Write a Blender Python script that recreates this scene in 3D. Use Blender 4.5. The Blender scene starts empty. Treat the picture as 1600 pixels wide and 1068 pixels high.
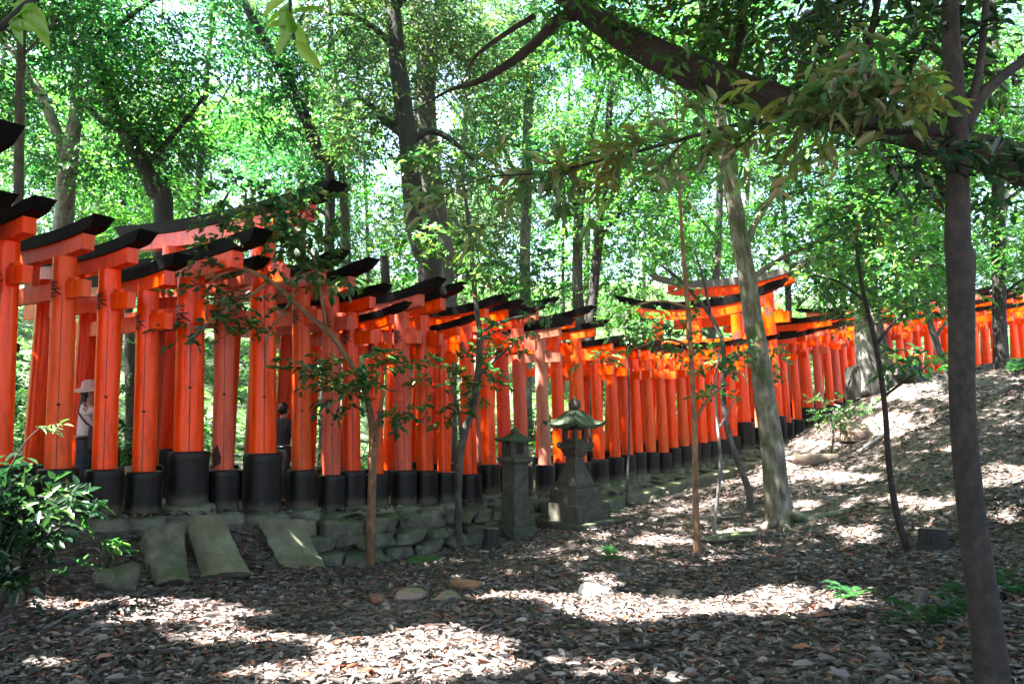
import bpy, math, random
import numpy as np
from mathutils import Vector, Matrix

rng = np.random.default_rng(11)
random.seed(5)
SC = bpy.context.scene
COL = SC.collection
R = math.radians

# ------------------------------------------------------------------ camera maths (photo is 1600 x 1068)
F = 1150.0
PITCH = math.atan(106.0 / F)
CAMZ = 2.0
cp, sp = math.cos(PITCH), math.sin(PITCH)

def P(px, py, Y):
    """world point at forward distance Y seen at photo position px, py"""
    u = (px - 800.0) / F
    v = (534.0 - py) / F
    yw = cp - sp * v
    zw = sp + cp * v
    t = Y / yw
    return np.array([u * t, Y, CAMZ + zw * t])

def proj(p):
    p = np.asarray(p, float)
    x, y, z = p[..., 0], p[..., 1], p[..., 2] - CAMZ
    f = np.maximum(y * cp + z * sp, 0.05)
    up = z * cp - y * sp
    return 800 + F * x / f, 534 - F * up / f

# ------------------------------------------------------------------ sun
SUN = np.array([-0.46, -0.16, 0.87]); SUN /= np.linalg.norm(SUN)

# ------------------------------------------------------------------ object helpers
def link(o):
    COL.objects.link(o)
    return o

def tag(o, label=None, cat=None, group=None, kind=None):
    if label: o['label'] = label
    if cat: o['category'] = cat
    if group: o['group'] = group
    if kind: o['kind'] = kind
    return o

def empty(name, loc, label, cat, group=None, rz=0.0):
    o = bpy.data.objects.new(name, None)
    o.empty_display_size = 0.2
    o.location = tuple(float(c) for c in loc)
    o.rotation_euler = (0, 0, rz)
    link(o)
    return tag(o, label, cat, group)

class MB:
    def __init__(s):
        s.v = []; s.f = []; s.uv = []; s.n = 0
    def add(s, verts, faces, uv=None):
        verts = np.asarray(verts, float).reshape(-1, 3)
        b = s.n
        s.v.append(verts)
        s.f.extend([tuple(i + b for i in f) for f in faces])
        s.uv.append(np.zeros((len(verts), 2)) if uv is None else np.asarray(uv, float))
        s.n += len(verts)
        return s
    def box(s, c, size, rot=None, taper=1.0):
        x, y, z = [a / 2 for a in size]
        v = np.array([[-x, -y, -z], [x, -y, -z], [x, y, -z], [-x, y, -z],
                      [-x * taper, -y * taper, z], [x * taper, -y * taper, z], [x * taper, y * taper, z], [-x * taper, y * taper, z]])
        if rot is not None: v = v @ np.array(rot).T
        v = v + np.asarray(c, float)
        return s.add(v, [(3, 2, 1, 0), (4, 5, 6, 7), (0, 1, 5, 4), (1, 2, 6, 5), (2, 3, 7, 6), (3, 0, 4, 7)])
    def lathe(s, c, prof, n=20, rotz=0.0, axis=None, square=False):
        """profile of (radius, z); square=True makes n=4 corners"""
        c = np.asarray(c, float)
        ang = rotz + np.arange(n) * 2 * np.pi / n
        vs = []
        for r, z in prof:
            vs.append(np.stack([np.cos(ang) * r, np.sin(ang) * r, np.full(n, z)], 1))
        v = np.concatenate(vs)
        fs = []
        for i in range(len(prof) - 1):
            for j in range(n):
                k = (j + 1) % n
                fs.append((i * n + j, i * n + k, (i + 1) * n + k, (i + 1) * n + j))
        fs.append(tuple(range(n))[::-1])
        fs.append(tuple((len(prof) - 1) * n + j for j in range(n)))
        return s.add(v + c, fs)
    def tube(s, pts, rad, n=10, sub=5, bump=0.0, seed=0, flare=0.0):
        pts = np.asarray(pts, float); rad = np.asarray(rad, float)
        if sub > 1 and len(pts) > 2:
            q = np.concatenate([[2 * pts[0] - pts[1]], pts, [2 * pts[-1] - pts[-2]]])
            out = []; ro = []
            for i in range(len(pts) - 1):
                for t in np.arange(sub) / sub:
                    p0, p1, p2, p3 = q[i:i + 4]
                    out.append(0.5 * (2 * p1 + (p2 - p0) * t + (2 * p0 - 5 * p1 + 4 * p2 - p3) * t * t + (3 * p1 - p0 - 3 * p2 + p3) * t ** 3))
                    ro.append(rad[i] * (1 - t) + rad[i + 1] * t)
            out.append(pts[-1]); ro.append(rad[-1])
            pts = np.array(out); rad = np.array(ro)
        m = len(pts)
        tan = np.gradient(pts, axis=0)
        tan /= np.linalg.norm(tan, axis=1)[:, None] + 1e-9
        a = np.array([1.0, 0, 0]) if abs(tan[0][0]) < 0.8 else np.array([0, 1.0, 0])
        nrm = np.cross(tan[0], a); nrm /= np.linalg.norm(nrm)
        L = np.concatenate([[0], np.cumsum(np.linalg.norm(np.diff(pts, axis=0), axis=1))])
        vs = []; uv = []
        rs = np.random.default_rng(seed + 77)
        ph = rs.uniform(0, 6.28, 4)
        for i in range(m):
            nrm = nrm - tan[i] * np.dot(nrm, tan[i]); nrm /= np.linalg.norm(nrm) + 1e-9
            b = np.cross(tan[i], nrm)
            for j in range(n + 1):
                an = 2 * np.pi * j / n
                rr = rad[i]
                if bump:
                    rr *= 1 + bump * (math.sin(2 * an + ph[0] + L[i] * 1.3) * 0.5 + math.sin(3 * an + ph[1] - L[i] * 2.1) * 0.5 + 0.7 * math.sin(L[i] * 4.3 + ph[2]) * math.sin(an + ph[3]))
                if flare:
                    rr *= 1 + flare * math.exp(-L[i] / (rad[0] * 1.6)) * (0.6 + 0.6 * math.sin(5 * an + ph[0]) * math.sin(2 * an + ph[1]))
                vs.append(pts[i] + (nrm * math.cos(an) + b * math.sin(an)) * rr)
                uv.append((j / n * max(rad[0], 0.02) * 6.28, L[i]))
        fs = []
        w = n + 1
        for i in range(m - 1):
            for j in range(n):
                fs.append((i * w + j, i * w + j + 1, (i + 1) * w + j + 1, (i + 1) * w + j))
        fs.append(tuple((m - 1) * w + j for j in range(n)))
        fs.append(tuple(range(n))[::-1])
        return s.add(vs, fs, uv)
    def rock(s, c, size, seed=0, rot=0.0, n=10, m=7, rough=0.22, boxy=0.55):
        rs = np.random.default_rng(seed)
        ks = rs.normal(0, 1, (5, 3)) * 2.2; ph = rs.uniform(0, 6.28, 5)
        vs = []
        for i in range(m + 1):
            th = np.pi * i / m
            for j in range(n):
                an = 2 * np.pi * j / n
                d = np.array([math.sin(th) * math.cos(an), math.sin(th) * math.sin(an), math.cos(th)])
                d = np.sign(d) * np.abs(d) ** boxy
                d /= max(np.linalg.norm(d), 1e-6) ** 0.55
                k = 1 + rough * sum(math.sin(np.dot(ks[q], d) + ph[q]) for q in range(5)) / 3
                vs.append(d * k)
        v = np.array(vs) * np.asarray(size, float)
        ca, sa = math.cos(rot), math.sin(rot)
        v = v @ np.array([[ca, sa, 0], [-sa, ca, 0], [0, 0, 1]])
        fs = []
        for i in range(m):
            for j in range(n):
                k = (j + 1) % n
                fs.append((i * n + j, (i + 1) * n + j, (i + 1) * n + k, i * n + k))
        return s.add(v + np.asarray(c, float), fs)
    def build(s, name, mat, parent=None, smooth=True, origin=None, angle=None):
        v = np.concatenate(s.v) if s.v else np.zeros((0, 3))
        if origin is not None: v = v - np.asarray(origin, float)
        elif parent is not None and not parent.get('_local'):
            v = v - np.array(parent_world(parent))
        me = bpy.data.meshes.new(name)
        me.from_pydata(v.tolist(), [], s.f)
        if any(u.any() for u in s.uv):
            uvs = np.concatenate(s.uv)
            lay = me.uv_layers.new(name='UVMap')
            idx = np.empty(len(me.loops), np.int32); me.loops.foreach_get('vertex_index', idx)
            lay.data.foreach_set('uv', uvs[idx].astype(np.float32).ravel())
        if smooth:
            me.polygons.foreach_set('use_smooth', np.ones(len(me.polygons), bool))
            if angle is not None: me.set_sharp_from_angle(angle=R(angle))
        o = bpy.data.objects.new(name, me)
        if origin is not None: o.location = tuple(float(c) for c in origin)
        me.materials.append(mat)
        link(o)
        if parent is not None: o.parent = parent
        return o

def parent_world(p):
    x = np.zeros(3)
    while p is not None:
        x += np.array(p.location); p = p.parent
    return x

# ------------------------------------------------------------------ materials
def nmat(name):
    m = bpy.data.materials.new(name); m.use_nodes = True
    nt = m.node_tree
    b = nt.nodes['Principled BSDF']
    return m, nt, b, nt.nodes, nt.links

def ramp(nodes, stops):
    r = nodes.new('ShaderNodeValToRGB')
    e = r.color_ramp.elements
    while len(e) < len(stops): e.new(0.5)
    for el, (p, c) in zip(e, stops):
        el.position = p; el.color = (*c, 1)
    return r

def noise(nodes, links, scale, detail=4, rough=0.6, vec=None, out='Fac'):
    n = nodes.new('ShaderNodeTexNoise')
    n.inputs['Scale'].default_value = scale; n.inputs['Detail'].default_value = detail; n.inputs['Roughness'].default_value = rough
    if vec is not None: links.new(vec, n.inputs['Vector'])
    return n

def coords(nodes, links, which='Object', scale=(1, 1, 1)):
    t = nodes.new('ShaderNodeTexCoord'); m = nodes.new('ShaderNodeMapping')
    m.inputs['Scale'].default_value = scale
    links.new(t.outputs[which], m.inputs['Vector'])
    return m.outputs['Vector']

def bump(nodes, links, b, height, strength=0.4, dist=0.02):
    n = nodes.new('ShaderNodeBump'); n.inputs['Strength'].default_value = strength; n.inputs['Distance'].default_value = dist
    links.new(height, n.inputs['Height']); links.new(n.outputs['Normal'], b.inputs['Normal'])

def mixc(nodes, links, fac, a, bb, mode='MIX'):
    m = nodes.new('ShaderNodeMix'); m.data_type = 'RGBA'; m.blend_type = mode
    for sock, val in ((m.inputs[0], fac), (m.inputs[6], a), (m.inputs[7], bb)):
        if hasattr(val, 'is_linked'): links.new(val, sock)
        elif isinstance(val, (int, float)): sock.default_value = val
        else: sock.default_value = (*val, 1)
    return m.outputs[2]

def paint_mat():
    """vermilion paint: colour comes from the object's own colour, worn by streaks"""
    m, nt, b, N, L = nmat('vermilion_paint')
    oi = N.new('ShaderNodeObjectInfo')
    v = coords(N, L, 'Object', (6, 6, 0.7))
    n1 = noise(N, L, 2.2, 5, 0.65, v)
    r1 = ramp(N, [(0.28, (0.5, 0.42, 0.42)), (0.45, (0.9, 0.86, 0.86)), (0.58, (1, 1, 1)), (0.78, (1.0, 1.3, 1.5))])
    L.new(n1.outputs['Fac'], r1.inputs['Fac'])
    c = mixc(N, L, 1.0, oi.outputs['Color'], r1.outputs['Color'], 'MULTIPLY')
    # little chips and grime
    v2 = coords(N, L, 'Object', (9, 9, 4))
    n2 = noise(N, L, 5.0, 6, 0.7, v2)
    r2 = ramp(N, [(0.60, (0, 0, 0)), (0.70, (1, 1, 1))])
    L.new(n2.outputs['Fac'], r2.inputs['Fac'])
    mul = N.new('ShaderNodeMath'); mul.operation = 'MULTIPLY'; mul.inputs[1].default_value = 0.55
    L.new(r2.outputs['Color'], mul.inputs[0])
    al = N.new('ShaderNodeMath'); al.operation = 'MULTIPLY'
    L.new(mul.outputs[0], al.inputs[0])
    inv = N.new('ShaderNodeMath'); inv.operation = 'SUBTRACT'; inv.inputs[0].default_value = 1.28
    L.new(oi.outputs['Alpha'], inv.inputs[1]); L.new(inv.outputs[0], al.inputs[1])
    c2 = mixc(N, L, al.outputs[0], c, (0.16, 0.06, 0.035))
    # fine checks along the grain
    n5 = noise(N, L, 1.0, 4, 0.6, coords(N, L, 'Object', (62, 62, 0.9)))
    r5 = ramp(N, [(0.645, (0, 0, 0)), (0.67, (0.6, 0.6, 0.6)), (0.70, (0, 0, 0))]); L.new(n5.outputs['Fac'], r5.inputs['Fac'])
    c2 = mixc(N, L, r5.outputs['Color'], c2, (0.10, 0.018, 0.006))
    # splashed dirt above the sleeves
    tz = N.new('ShaderNodeTexCoord'); sz = N.new('ShaderNodeSeparateXYZ'); L.new(tz.outputs['Object'], sz.inputs[0])
    n6 = noise(N, L, 7.0, 5, 0.7, tz.outputs['Object'])
    m6 = N.new('ShaderNodeMath'); m6.operation = 'MULTIPLY_ADD'; m6.inputs[1].default_value = 1.6; L.new(n6.outputs['Fac'], m6.inputs[0])
    g6 = N.new('ShaderNodeMath'); g6.operation = 'MULTIPLY'; g6.inputs[1].default_value = -1.0; L.new(sz.outputs['Z'], g6.inputs[0]); L.new(g6.outputs[0], m6.inputs[2])
    r6 = ramp(N, [(0.0, (0, 0, 0)), (0.5, (0.55, 0.55, 0.55))]); L.new(m6.outputs[0], r6.inputs['Fac'])
    c2 = mixc(N, L, r6.outputs['Color'], c2, (0.20, 0.065, 0.03))
    L.new(c2, b.inputs['Base Color'])
    rr = N.new('ShaderNodeMapRange'); rr.inputs['From Min'].default_value = 0; rr.inputs['From Max'].default_value = 1
    rr.inputs['To Min'].default_value = 0.62; rr.inputs['To Max'].default_value = 0.24
    L.new(oi.outputs['Alpha'], rr.inputs['Value']); L.new(rr.outputs[0], b.inputs['Roughness'])
    b.inputs['Specular IOR Level'].default_value = 0.2
    bump(N, L, b, n1.outputs['Fac'], 0.12, 0.01)
    return m

def black_mat(name, base=0.012, rough=0.35, grey=0.05):
    m, nt, b, N, L = nmat(name)
    v = coords(N, L, 'Object', (4, 4, 1.5))
    n1 = noise(N, L, 3.0, 6, 0.65, v)
    r1 = ramp(N, [(0.35, (base, base, base * 1.1)), (0.62, (base * 1.6, base * 1.6, base * 1.6)), (0.8, (grey, grey, grey * 0.95))])
    L.new(n1.outputs['Fac'], r1.inputs['Fac']); L.new(r1.outputs['Color'], b.inputs['Base Color'])
    b.inputs['Roughness'].default_value = rough; b.inputs['Specular IOR Level'].default_value = 0.2
    bump(N, L, b, n1.outputs['Fac'], 0.15, 0.01)
    return m

def stone_mat(name, c_dark, c_mid, c_light, moss=(0.035, 0.085, 0.02), moss_amt=0.5, scale=3.0, up_moss=True):
    m, nt, b, N, L = nmat(name)
    v = coords(N, L, 'Object')
    n1 = noise(N, L, scale, 8, 0.65, v)
    r1 = ramp(N, [(0.3, c_dark), (0.5, c_mid), (0.72, c_light)])
    L.new(n1.outputs['Fac'], r1.inputs['Fac'])
    n2 = noise(N, L, scale * 0.55, 6, 0.7, v)
    geo = N.new('ShaderNodeNewGeometry'); sx = N.new('ShaderNodeSeparateXYZ'); L.new(geo.outputs['Normal'], sx.inputs[0])
    ad = N.new('ShaderNodeMath'); ad.operation = 'MULTIPLY_ADD'; ad.inputs[1].default_value = 0.22 if up_moss else 0.0
    L.new(sx.outputs['Z'], ad.inputs[0]); L.new(n2.outputs['Fac'], ad.inputs[2])
    r2 = ramp(N, [(0.75 - 0.35 * moss_amt, (0, 0, 0)), (0.9 - 0.3 * moss_amt, (1, 1, 1))])
    L.new(ad.outputs[0], r2.inputs['Fac'])
    c = mixc(N, L, r2.outputs['Color'], r1.outputs['Color'], moss)
    L.new(c, b.inputs['Base Color'])
    b.inputs['Roughness'].default_value = 0.85
    n3 = noise(N, L, scale * 9, 6, 0.7, v)
    bump(N, L, b, n3.outputs['Fac'], 0.5, 0.015)
    return m

def bark_mat(name, c_dark, c_mid, c_light, su=14, sv=3.0, strength=0.8, moss=0.0, smoothness=0.85):
    m, nt, b, N, L = nmat(name)
    v = coords(N, L, 'UV', (su, sv, 1))
    n0 = noise(N, L, 1.0, 3, 0.6, v)
    vr = N.new('ShaderNodeTexVoronoi'); vr.feature = 'F1'; vr.inputs['Scale'].default_value = 1.2
    add = N.new('ShaderNodeVectorMath'); add.operation = 'ADD'; L.new(v, add.inputs[0]); L.new(n0.outputs['Color'], add.inputs[1])
    L.new(add.outputs[0], vr.inputs['Vector'])
    n1 = noise(N, L, 2.0, 6, 0.7, v)
    mx = N.new('ShaderNodeMath'); mx.operation = 'MULTIPLY_ADD'; mx.inputs[1].default_value = 0.5
    L.new(vr.outputs['Distance'], mx.inputs[0]); L.new(n1.outputs['Fac'], mx.inputs[2])
    r1 = ramp(N, [(0.45, c_dark), (0.7, c_mid), (0.95, c_light)])
    L.new(mx.outputs[0], r1.inputs['Fac'])
    vo = coords(N, L, 'Object')
    n2 = noise(N, L, 1.3, 5, 0.65, vo)
    r2 = ramp(N, [(0.35, (0.6, 0.6, 0.6)), (0.65, (1.25, 1.25, 1.25))])
    L.new(n2.outputs['Fac'], r2.inputs['Fac'])
    c = mixc(N, L, 1.0, r1.outputs['Color'], r2.outputs['Color'], 'MULTIPLY')
    if moss:
        n3 = noise(N, L, 2.3, 6, 0.7, vo)
        r3 = ramp(N, [(0.62 - 0.2 * moss, (0, 0, 0)), (0.75 - 0.2 * moss, (1, 1, 1))]); L.new(n3.outputs['Fac'], r3.inputs['Fac'])
        c = mixc(N, L, r3.outputs['Color'], c, (0.045, 0.07, 0.018))
    L.new(c, b.inputs['Base Color'])
    b.inputs['Roughness'].default_value = smoothness
    bump(N, L, b, mx.outputs[0], strength, 0.02)
    return m

def leaf_mat(name, stops, trans_gain=(1.5, 2.2, 1.3), trans=0.45, rough=0.38, nscale=0.35, warm=(1.35, 1.15, 0.6)):
    m, nt, b, N, L = nmat(name)
    geo = N.new('ShaderNodeNewGeometry')
    r1 = ramp(N, stops)
    L.new(geo.outputs['Random Per Island'], r1.inputs['Fac'])
    n1 = noise(N, L, nscale, 3, 0.5, coords(N, L, 'Object'))
    r2 = ramp(N, [(0.38, (0.85, 0.94, 1.05)), (0.52, (1, 1, 1)), (0.66, warm)])
    L.new(n1.outputs['Fac'], r2.inputs['Fac'])
    c = mixc(N, L, 1.0, r1.outputs['Color'], r2.outputs['Color'], 'MULTIPLY')
    L.new(c, b.inputs['Base Color'])
    b.inputs['Roughness'].default_value = rough
    tr = N.new('ShaderNodeBsdfTranslucent')
    ct = mixc(N, L, 1.0, c, trans_gain, 'MULTIPLY')
    L.new(ct, tr.inputs['Color'])
    ms = N.new('ShaderNodeMixShader'); ms.inputs[0].default_value = trans
    L.new(b.outputs[0], ms.inputs[1]); L.new(tr.outputs[0], ms.inputs[2])
    L.new(ms.outputs[0], N['Material Output'].inputs['Surface'])
    return m

def plain_mat(name, col, rough=0.6, var=0.2, scale=8):
    m, nt, b, N, L = nmat(name)
    n1 = noise(N, L, scale, 5, 0.6, coords(N, L, 'Object'))
    lo = tuple(c * (1 - var) for c in col); hi = tuple(min(1, c * (1 + var)) for c in col)
    r = ramp(N, [(0.3, lo), (0.7, hi)]); L.new(n1.outputs['Fac'], r.inputs['Fac'])
    L.new(r.outputs['Color'], b.inputs['Base Color']); b.inputs['Roughness'].default_value = rough
    bump(N, L, b, n1.outputs['Fac'], 0.15, 0.005)
    return m

M = {}
M['paint'] = paint_mat()
M['black'] = black_mat('black_lacquer', 0.003, 0.55, 0.009)
M['sleeve'] = black_mat('black_sleeve', 0.0028, 0.42, 0.010)
def dusty(m):
    nt = m.node_tree; N, L = nt.nodes, nt.links; b = N['Principled BSDF']; src = b.inputs['Base Color'].links[0].from_socket
    tc = N.new('ShaderNodeTexCoord'); sx = N.new('ShaderNodeSeparateXYZ'); L.new(tc.outputs['Object'], sx.inputs[0])
    nz = noise(N, L, 9.0, 5, 0.7, tc.outputs['Object'])
    ma = N.new('ShaderNodeMath'); ma.operation = 'MULTIPLY_ADD'; ma.inputs[1].default_value = 0.28; L.new(nz.outputs['Fac'], ma.inputs[0]); 
    ng = N.new('ShaderNodeMath'); ng.operation = 'MULTIPLY'; ng.inputs[1].default_value = -1.0; L.new(sx.outputs['Z'], ng.inputs[0]); L.new(ng.outputs[0], ma.inputs[2])
    r = ramp(N, [(0.0, (0, 0, 0)), (0.10, (0.9, 0.9, 0.9))]); L.new(ma.outputs[0], r.inputs['Fac'])
    L.new(mixc(N, L, r.outputs['Color'], src, (0.06, 0.052, 0.036)), b.inputs['Base Color'])
dusty(M['sleeve'])
M['black'].node_tree.nodes['Principled BSDF'].inputs['Specular IOR Level'].default_value = 0.06
M['greyroof'] = black_mat('weathered_roof_wood', 0.10, 0.7, 0.30)
M['ink'] = plain_mat('ink', (0.010, 0.009, 0.009), 0.7)
M['seam'] = plain_mat('dark_crack', (0.05, 0.012, 0.006), 0.8)
M['rot'] = plain_mat('rotten_wood', (0.045, 0.018, 0.012), 0.95, 0.5, 20)
M['pad'] = stone_mat('base_stone', (0.06, 0.05, 0.038), (0.13, 0.12, 0.09), (0.22, 0.21, 0.165), (0.06, 0.085, 0.04), 0.5, 5)
M['wall'] = stone_mat('wall_stone', (0.03, 0.03, 0.022), (0.085, 0.08, 0.055), (0.16, 0.15, 0.10), (0.045, 0.065, 0.022), 0.42, 5)
M['concrete'] = stone_mat('mossy_concrete', (0.06, 0.055, 0.032), (0.115, 0.11, 0.068), (0.19, 0.19, 0.135), (0.04, 0.085, 0.038), 0.55, 3.2, False)
M['lantern'] = stone_mat('lantern_granite', (0.020, 0.018, 0.013), (0.046, 0.042, 0.030), (0.095, 0.088, 0.064), (0.024, 0.036, 0.012), 0.42, 8)
M['lanternmoss'] = stone_mat('lantern_mossy_roof', (0.014, 0.018, 0.010), (0.026, 0.038, 0.018), (0.05, 0.06, 0.03), (0.014, 0.036, 0.012), 0.6, 7)
M['bark_dark'] = bark_mat('bark_dark', (0.004, 0.0032, 0.003), (0.012, 0.0095, 0.0085), (0.03, 0.024, 0.021), 16, 4)
M['bark_red'] = bark_mat('bark_smooth_reddish', (0.004, 0.0022, 0.0018), (0.011, 0.0068, 0.0052), (0.030, 0.0195, 0.0145), 9, 10, 0.6)
M['bark_fissured'] = bark_mat('bark_fissured', (0.0025, 0.0018, 0.0015), (0.016, 0.009, 0.007), (0.045, 0.027, 0.021), 34, 5.5, 1.0)
M['bark_pale'] = bark_mat('bark_pale_mossy', (0.05, 0.043, 0.028), (0.12, 0.105, 0.075), (0.26, 0.235, 0.19), 5, 2, 0.4, 0.55)
M['bark_white'] = bark_mat('bark_pale_grey', (0.05, 0.045, 0.04), (0.14, 0.13, 0.115), (0.27, 0.25, 0.235), 6, 3, 0.5, 0.25)
M['bark_grey'] = bark_mat('bark_grey', (0.02, 0.017, 0.015), (0.05, 0.043, 0.037), (0.10, 0.088, 0.076), 12, 3)
M['bark_tan'] = bark_mat('bark_tan', (0.09, 0.045, 0.022), (0.17, 0.085, 0.042), (0.26, 0.14, 0.075), 10, 4, 0.4)
G = [(0.0, (0.008, 0.050, 0.024)), (0.3, (0.016, 0.080, 0.031)), (0.6, (0.034, 0.114, 0.031)), (0.85, (0.062, 0.14, 0.03)), (1.0, (0.10, 0.155, 0.055))]
M['leaf_far'] = leaf_mat('leaf_forest', G, nscale=0.30)
M['leaf_bright'] = leaf_mat('leaf_sunny', [(0, (0.022, 0.10, 0.022)), (0.4, (0.045, 0.145, 0.026)), (0.8, (0.085, 0.175, 0.028)), (1, (0.13, 0.185, 0.045))], nscale=0.5)
M['leaf_olive'] = leaf_mat('leaf_olive', [(0, (0.024, 0.06, 0.03)), (0.4, (0.05, 0.088, 0.036)), (0.8, (0.085, 0.115, 0.045)), (1, (0.125, 0.125, 0.06))], nscale=0.5, trans=0.35)
M['leaf_near'] = leaf_mat('leaf_overhanging', [(0, (0.05, 0.11, 0.04)), (0.35, (0.10, 0.15, 0.05)), (0.6, (0.16, 0.15, 0.065)), (0.82, (0.20, 0.13, 0.075)), (1, (0.16, 0.24, 0.07))], nscale=1.5, rough=0.3)
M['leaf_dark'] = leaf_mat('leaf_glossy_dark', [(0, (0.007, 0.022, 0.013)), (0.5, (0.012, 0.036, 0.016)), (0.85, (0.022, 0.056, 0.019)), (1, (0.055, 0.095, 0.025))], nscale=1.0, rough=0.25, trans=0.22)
M['leaf_sapling'] = leaf_mat('leaf_sapling', [(0, (0.02, 0.06, 0.03)), (0.45, (0.036, 0.09, 0.03)), (0.8, (0.065, 0.11, 0.03)), (0.93, (0.12, 0.15, 0.035)), (1, (0.12, 0.06, 0.035))], nscale=1.2, rough=0.26, trans=0.42)
M['leaf_lime'] = leaf_mat('leaf_lime', [(0, (0.10, 0.20, 0.03)), (1, (0.22, 0.30, 0.05))], nscale=2)
M['fern'] = leaf_mat('fern_green', [(0, (0.014, 0.055, 0.022)), (1, (0.035, 0.09, 0.03))], nscale=2)
M['moss'] = plain_mat('moss_green', (0.03, 0.09, 0.012), 0.95, 0.5, 30)
M['skin'] = plain_mat('skin', (0.45, 0.25, 0.18), 0.5, 0.08)
M['hair'] = plain_mat('black_hair', (0.012, 0.010, 0.010), 0.45)
M['white_cloth'] = plain_mat('white_cotton', (0.78, 0.77, 0.74), 0.85, 0.06, 5)
M['denim'] = plain_mat('dark_denim', (0.035, 0.045, 0.065), 0.85, 0.3, 12)
M['hat'] = plain_mat('straw_hat', (0.62, 0.50, 0.45), 0.8, 0.1, 30)
M['bag'] = plain_mat('brown_leather', (0.045, 0.014, 0.011), 0.5)
M['grey_cloth'] = plain_mat('charcoal_cotton', (0.03, 0.035, 0.042), 0.85)
M['device'] = plain_mat('black_plastic', (0.012, 0.012, 0.013), 0.35)
M['wood_post'] = plain_mat('grey_wood', (0.32, 0.27, 0.21), 0.85, 0.3, 14)
M['dark_stone'] = stone_mat('dark_boulder', (0.010, 0.009, 0.008), (0.022, 0.020, 0.018), (0.045, 0.04, 0.036), (0.02, 0.035, 0.012), 0.3, 4)
M['pale_stone'] = stone_mat('pale_stone', (0.40, 0.36, 0.30), (0.52, 0.48, 0.42), (0.65, 0.62, 0.55), (0.2, 0.2, 0.1), 0.1, 6)
M['brown_stone'] = stone_mat('brown_stone', (0.09, 0.06, 0.045), (0.17, 0.12, 0.09), (0.27, 0.2, 0.16), (0.06, 0.09, 0.03), 0.25, 6)
M['red_stone'] = stone_mat('red_clay', (0.10, 0.035, 0.025), (0.16, 0.055, 0.04), (0.22, 0.09, 0.06), (0.06, 0.09, 0.03), 0.4, 8)

# fallen leaves
def litter_mat():
    m, nt, b, N, L = nmat('dry_leaf')
    geo = N.new('ShaderNodeNewGeometry')
    r1 = ramp(N, [(0.0, (0.024, 0.015, 0.012)), (0.2, (0.052, 0.039, 0.034)), (0.45, (0.086, 0.069, 0.063)), (0.75, (0.145, 0.125, 0.118)),
                  (0.88, (0.27, 0.24, 0.23)), (0.94, (0.18, 0.06, 0.036)), (1.0, (0.24, 0.10, 0.05))])
    L.new(geo.outputs['Random Per Island'], r1.inputs['Fac'])
    L.new(r1.outputs['Color'], b.inputs['Base Color']); b.inputs['Roughness'].default_value = 0.6
    tr = N.new('ShaderNodeBsdfTranslucent'); L.new(r1.outputs['Color'], tr.inputs['Color'])
    ms = N.new('ShaderNodeMixShader'); ms.inputs[0].default_value = 0.2
    L.new(b.outputs[0], ms.inputs[1]); L.new(tr.outputs[0], ms.inputs[2]); L.new(ms.outputs[0], N['Material Output'].inputs['Surface'])
    return m
M['litter'] = litter_mat()

def ground_mat():
    m, nt, b, N, L = nmat('forest_floor')
    v = coords(N, L, 'Object')
    n1 = noise(N, L, 14, 8, 0.7, v)
    vr = N.new('ShaderNodeTexVoronoi'); vr.inputs['Scale'].default_value = 16; L.new(v, vr.inputs['Vector'])
    r1 = ramp(N, [(0.0, (0.025, 0.017, 0.013)), (0.35, (0.065, 0.047, 0.038)), (0.7, (0.125, 0.10, 0.085)), (1.0, (0.22, 0.185, 0.165))])
    sep = N.new('ShaderNodeSeparateColor'); L.new(vr.outputs['Color'], sep.inputs[0])
    mx = N.new('ShaderNodeMath'); mx.operation = 'MULTIPLY_ADD'; mx.inputs[1].default_value = 0.55
    mm = N.new('ShaderNodeMath'); mm.operation = 'MULTIPLY'; mm.inputs[1].default_value = 0.5
    L.new(n1.outputs['Fac'], mm.inputs[0]); L.new(sep.outputs[0], mx.inputs[0]); L.new(mm.outputs[0], mx.inputs[2])
    L.new(mx.outputs[0], r1.inputs['Fac'])
    at = N.new('ShaderNodeAttribute'); at.attribute_name = 'vegetation'
    n4 = noise(N, L, 3.0, 6, 0.7, v); r4 = ramp(N, [(0.3, (0.012, 0.03, 0.010)), (0.7, (0.045, 0.075, 0.022))]); L.new(n4.outputs['Fac'], r4.inputs['Fac'])
    L.new(mixc(N, L, at.outputs['Fac'], r1.outputs['Color'], r4.outputs['Color']), b.inputs['Base Color']); b.inputs['Roughness'].default_value = 0.9
    bump(N, L, b, mx.outputs[0], 0.8, 0.04)
    return m
M['ground'] = ground_mat()
M['path'] = stone_mat('path_gravel', (0.16, 0.145, 0.13), (0.27, 0.25, 0.235), (0.38, 0.36, 0.34), (0.12, 0.10, 0.08), 0.2, 6)

# ------------------------------------------------------------------ the row of gates: plan curve of the near pillars
CTRL = np.array([(-8.0, 5.85), (-6.7, 7.3), (-5.36, 8.8), (-3.62, 10.75), (-0.79, 13.9), (2.57, 18.5), (7.14, 22.8), (10.3, 25.3), (14.6, 28.0), (21.6, 31.0), (27.3, 33.0), (33, 35)])
def catmull(c, sub=24):
    q = np.concatenate([[2 * c[0] - c[1]], c, [2 * c[-1] - c[-2]]]); out = []
    for i in range(len(c) - 1):
        for t in np.arange(sub) / sub:
            p0, p1, p2, p3 = q[i:i + 4]
            out.append(0.5 * (2 * p1 + (p2 - p0) * t + (2 * p0 - 5 * p1 + 4 * p2 - p3) * t * t + (3 * p1 - p0 - 3 * p2 + p3) * t ** 3))
    out.append(c[-1]); return np.array(out)
LINE = catmull(CTRL)
LT = np.gradient(LINE, axis=0); LT /= np.linalg.norm(LT, axis=1)[:, None]
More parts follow.
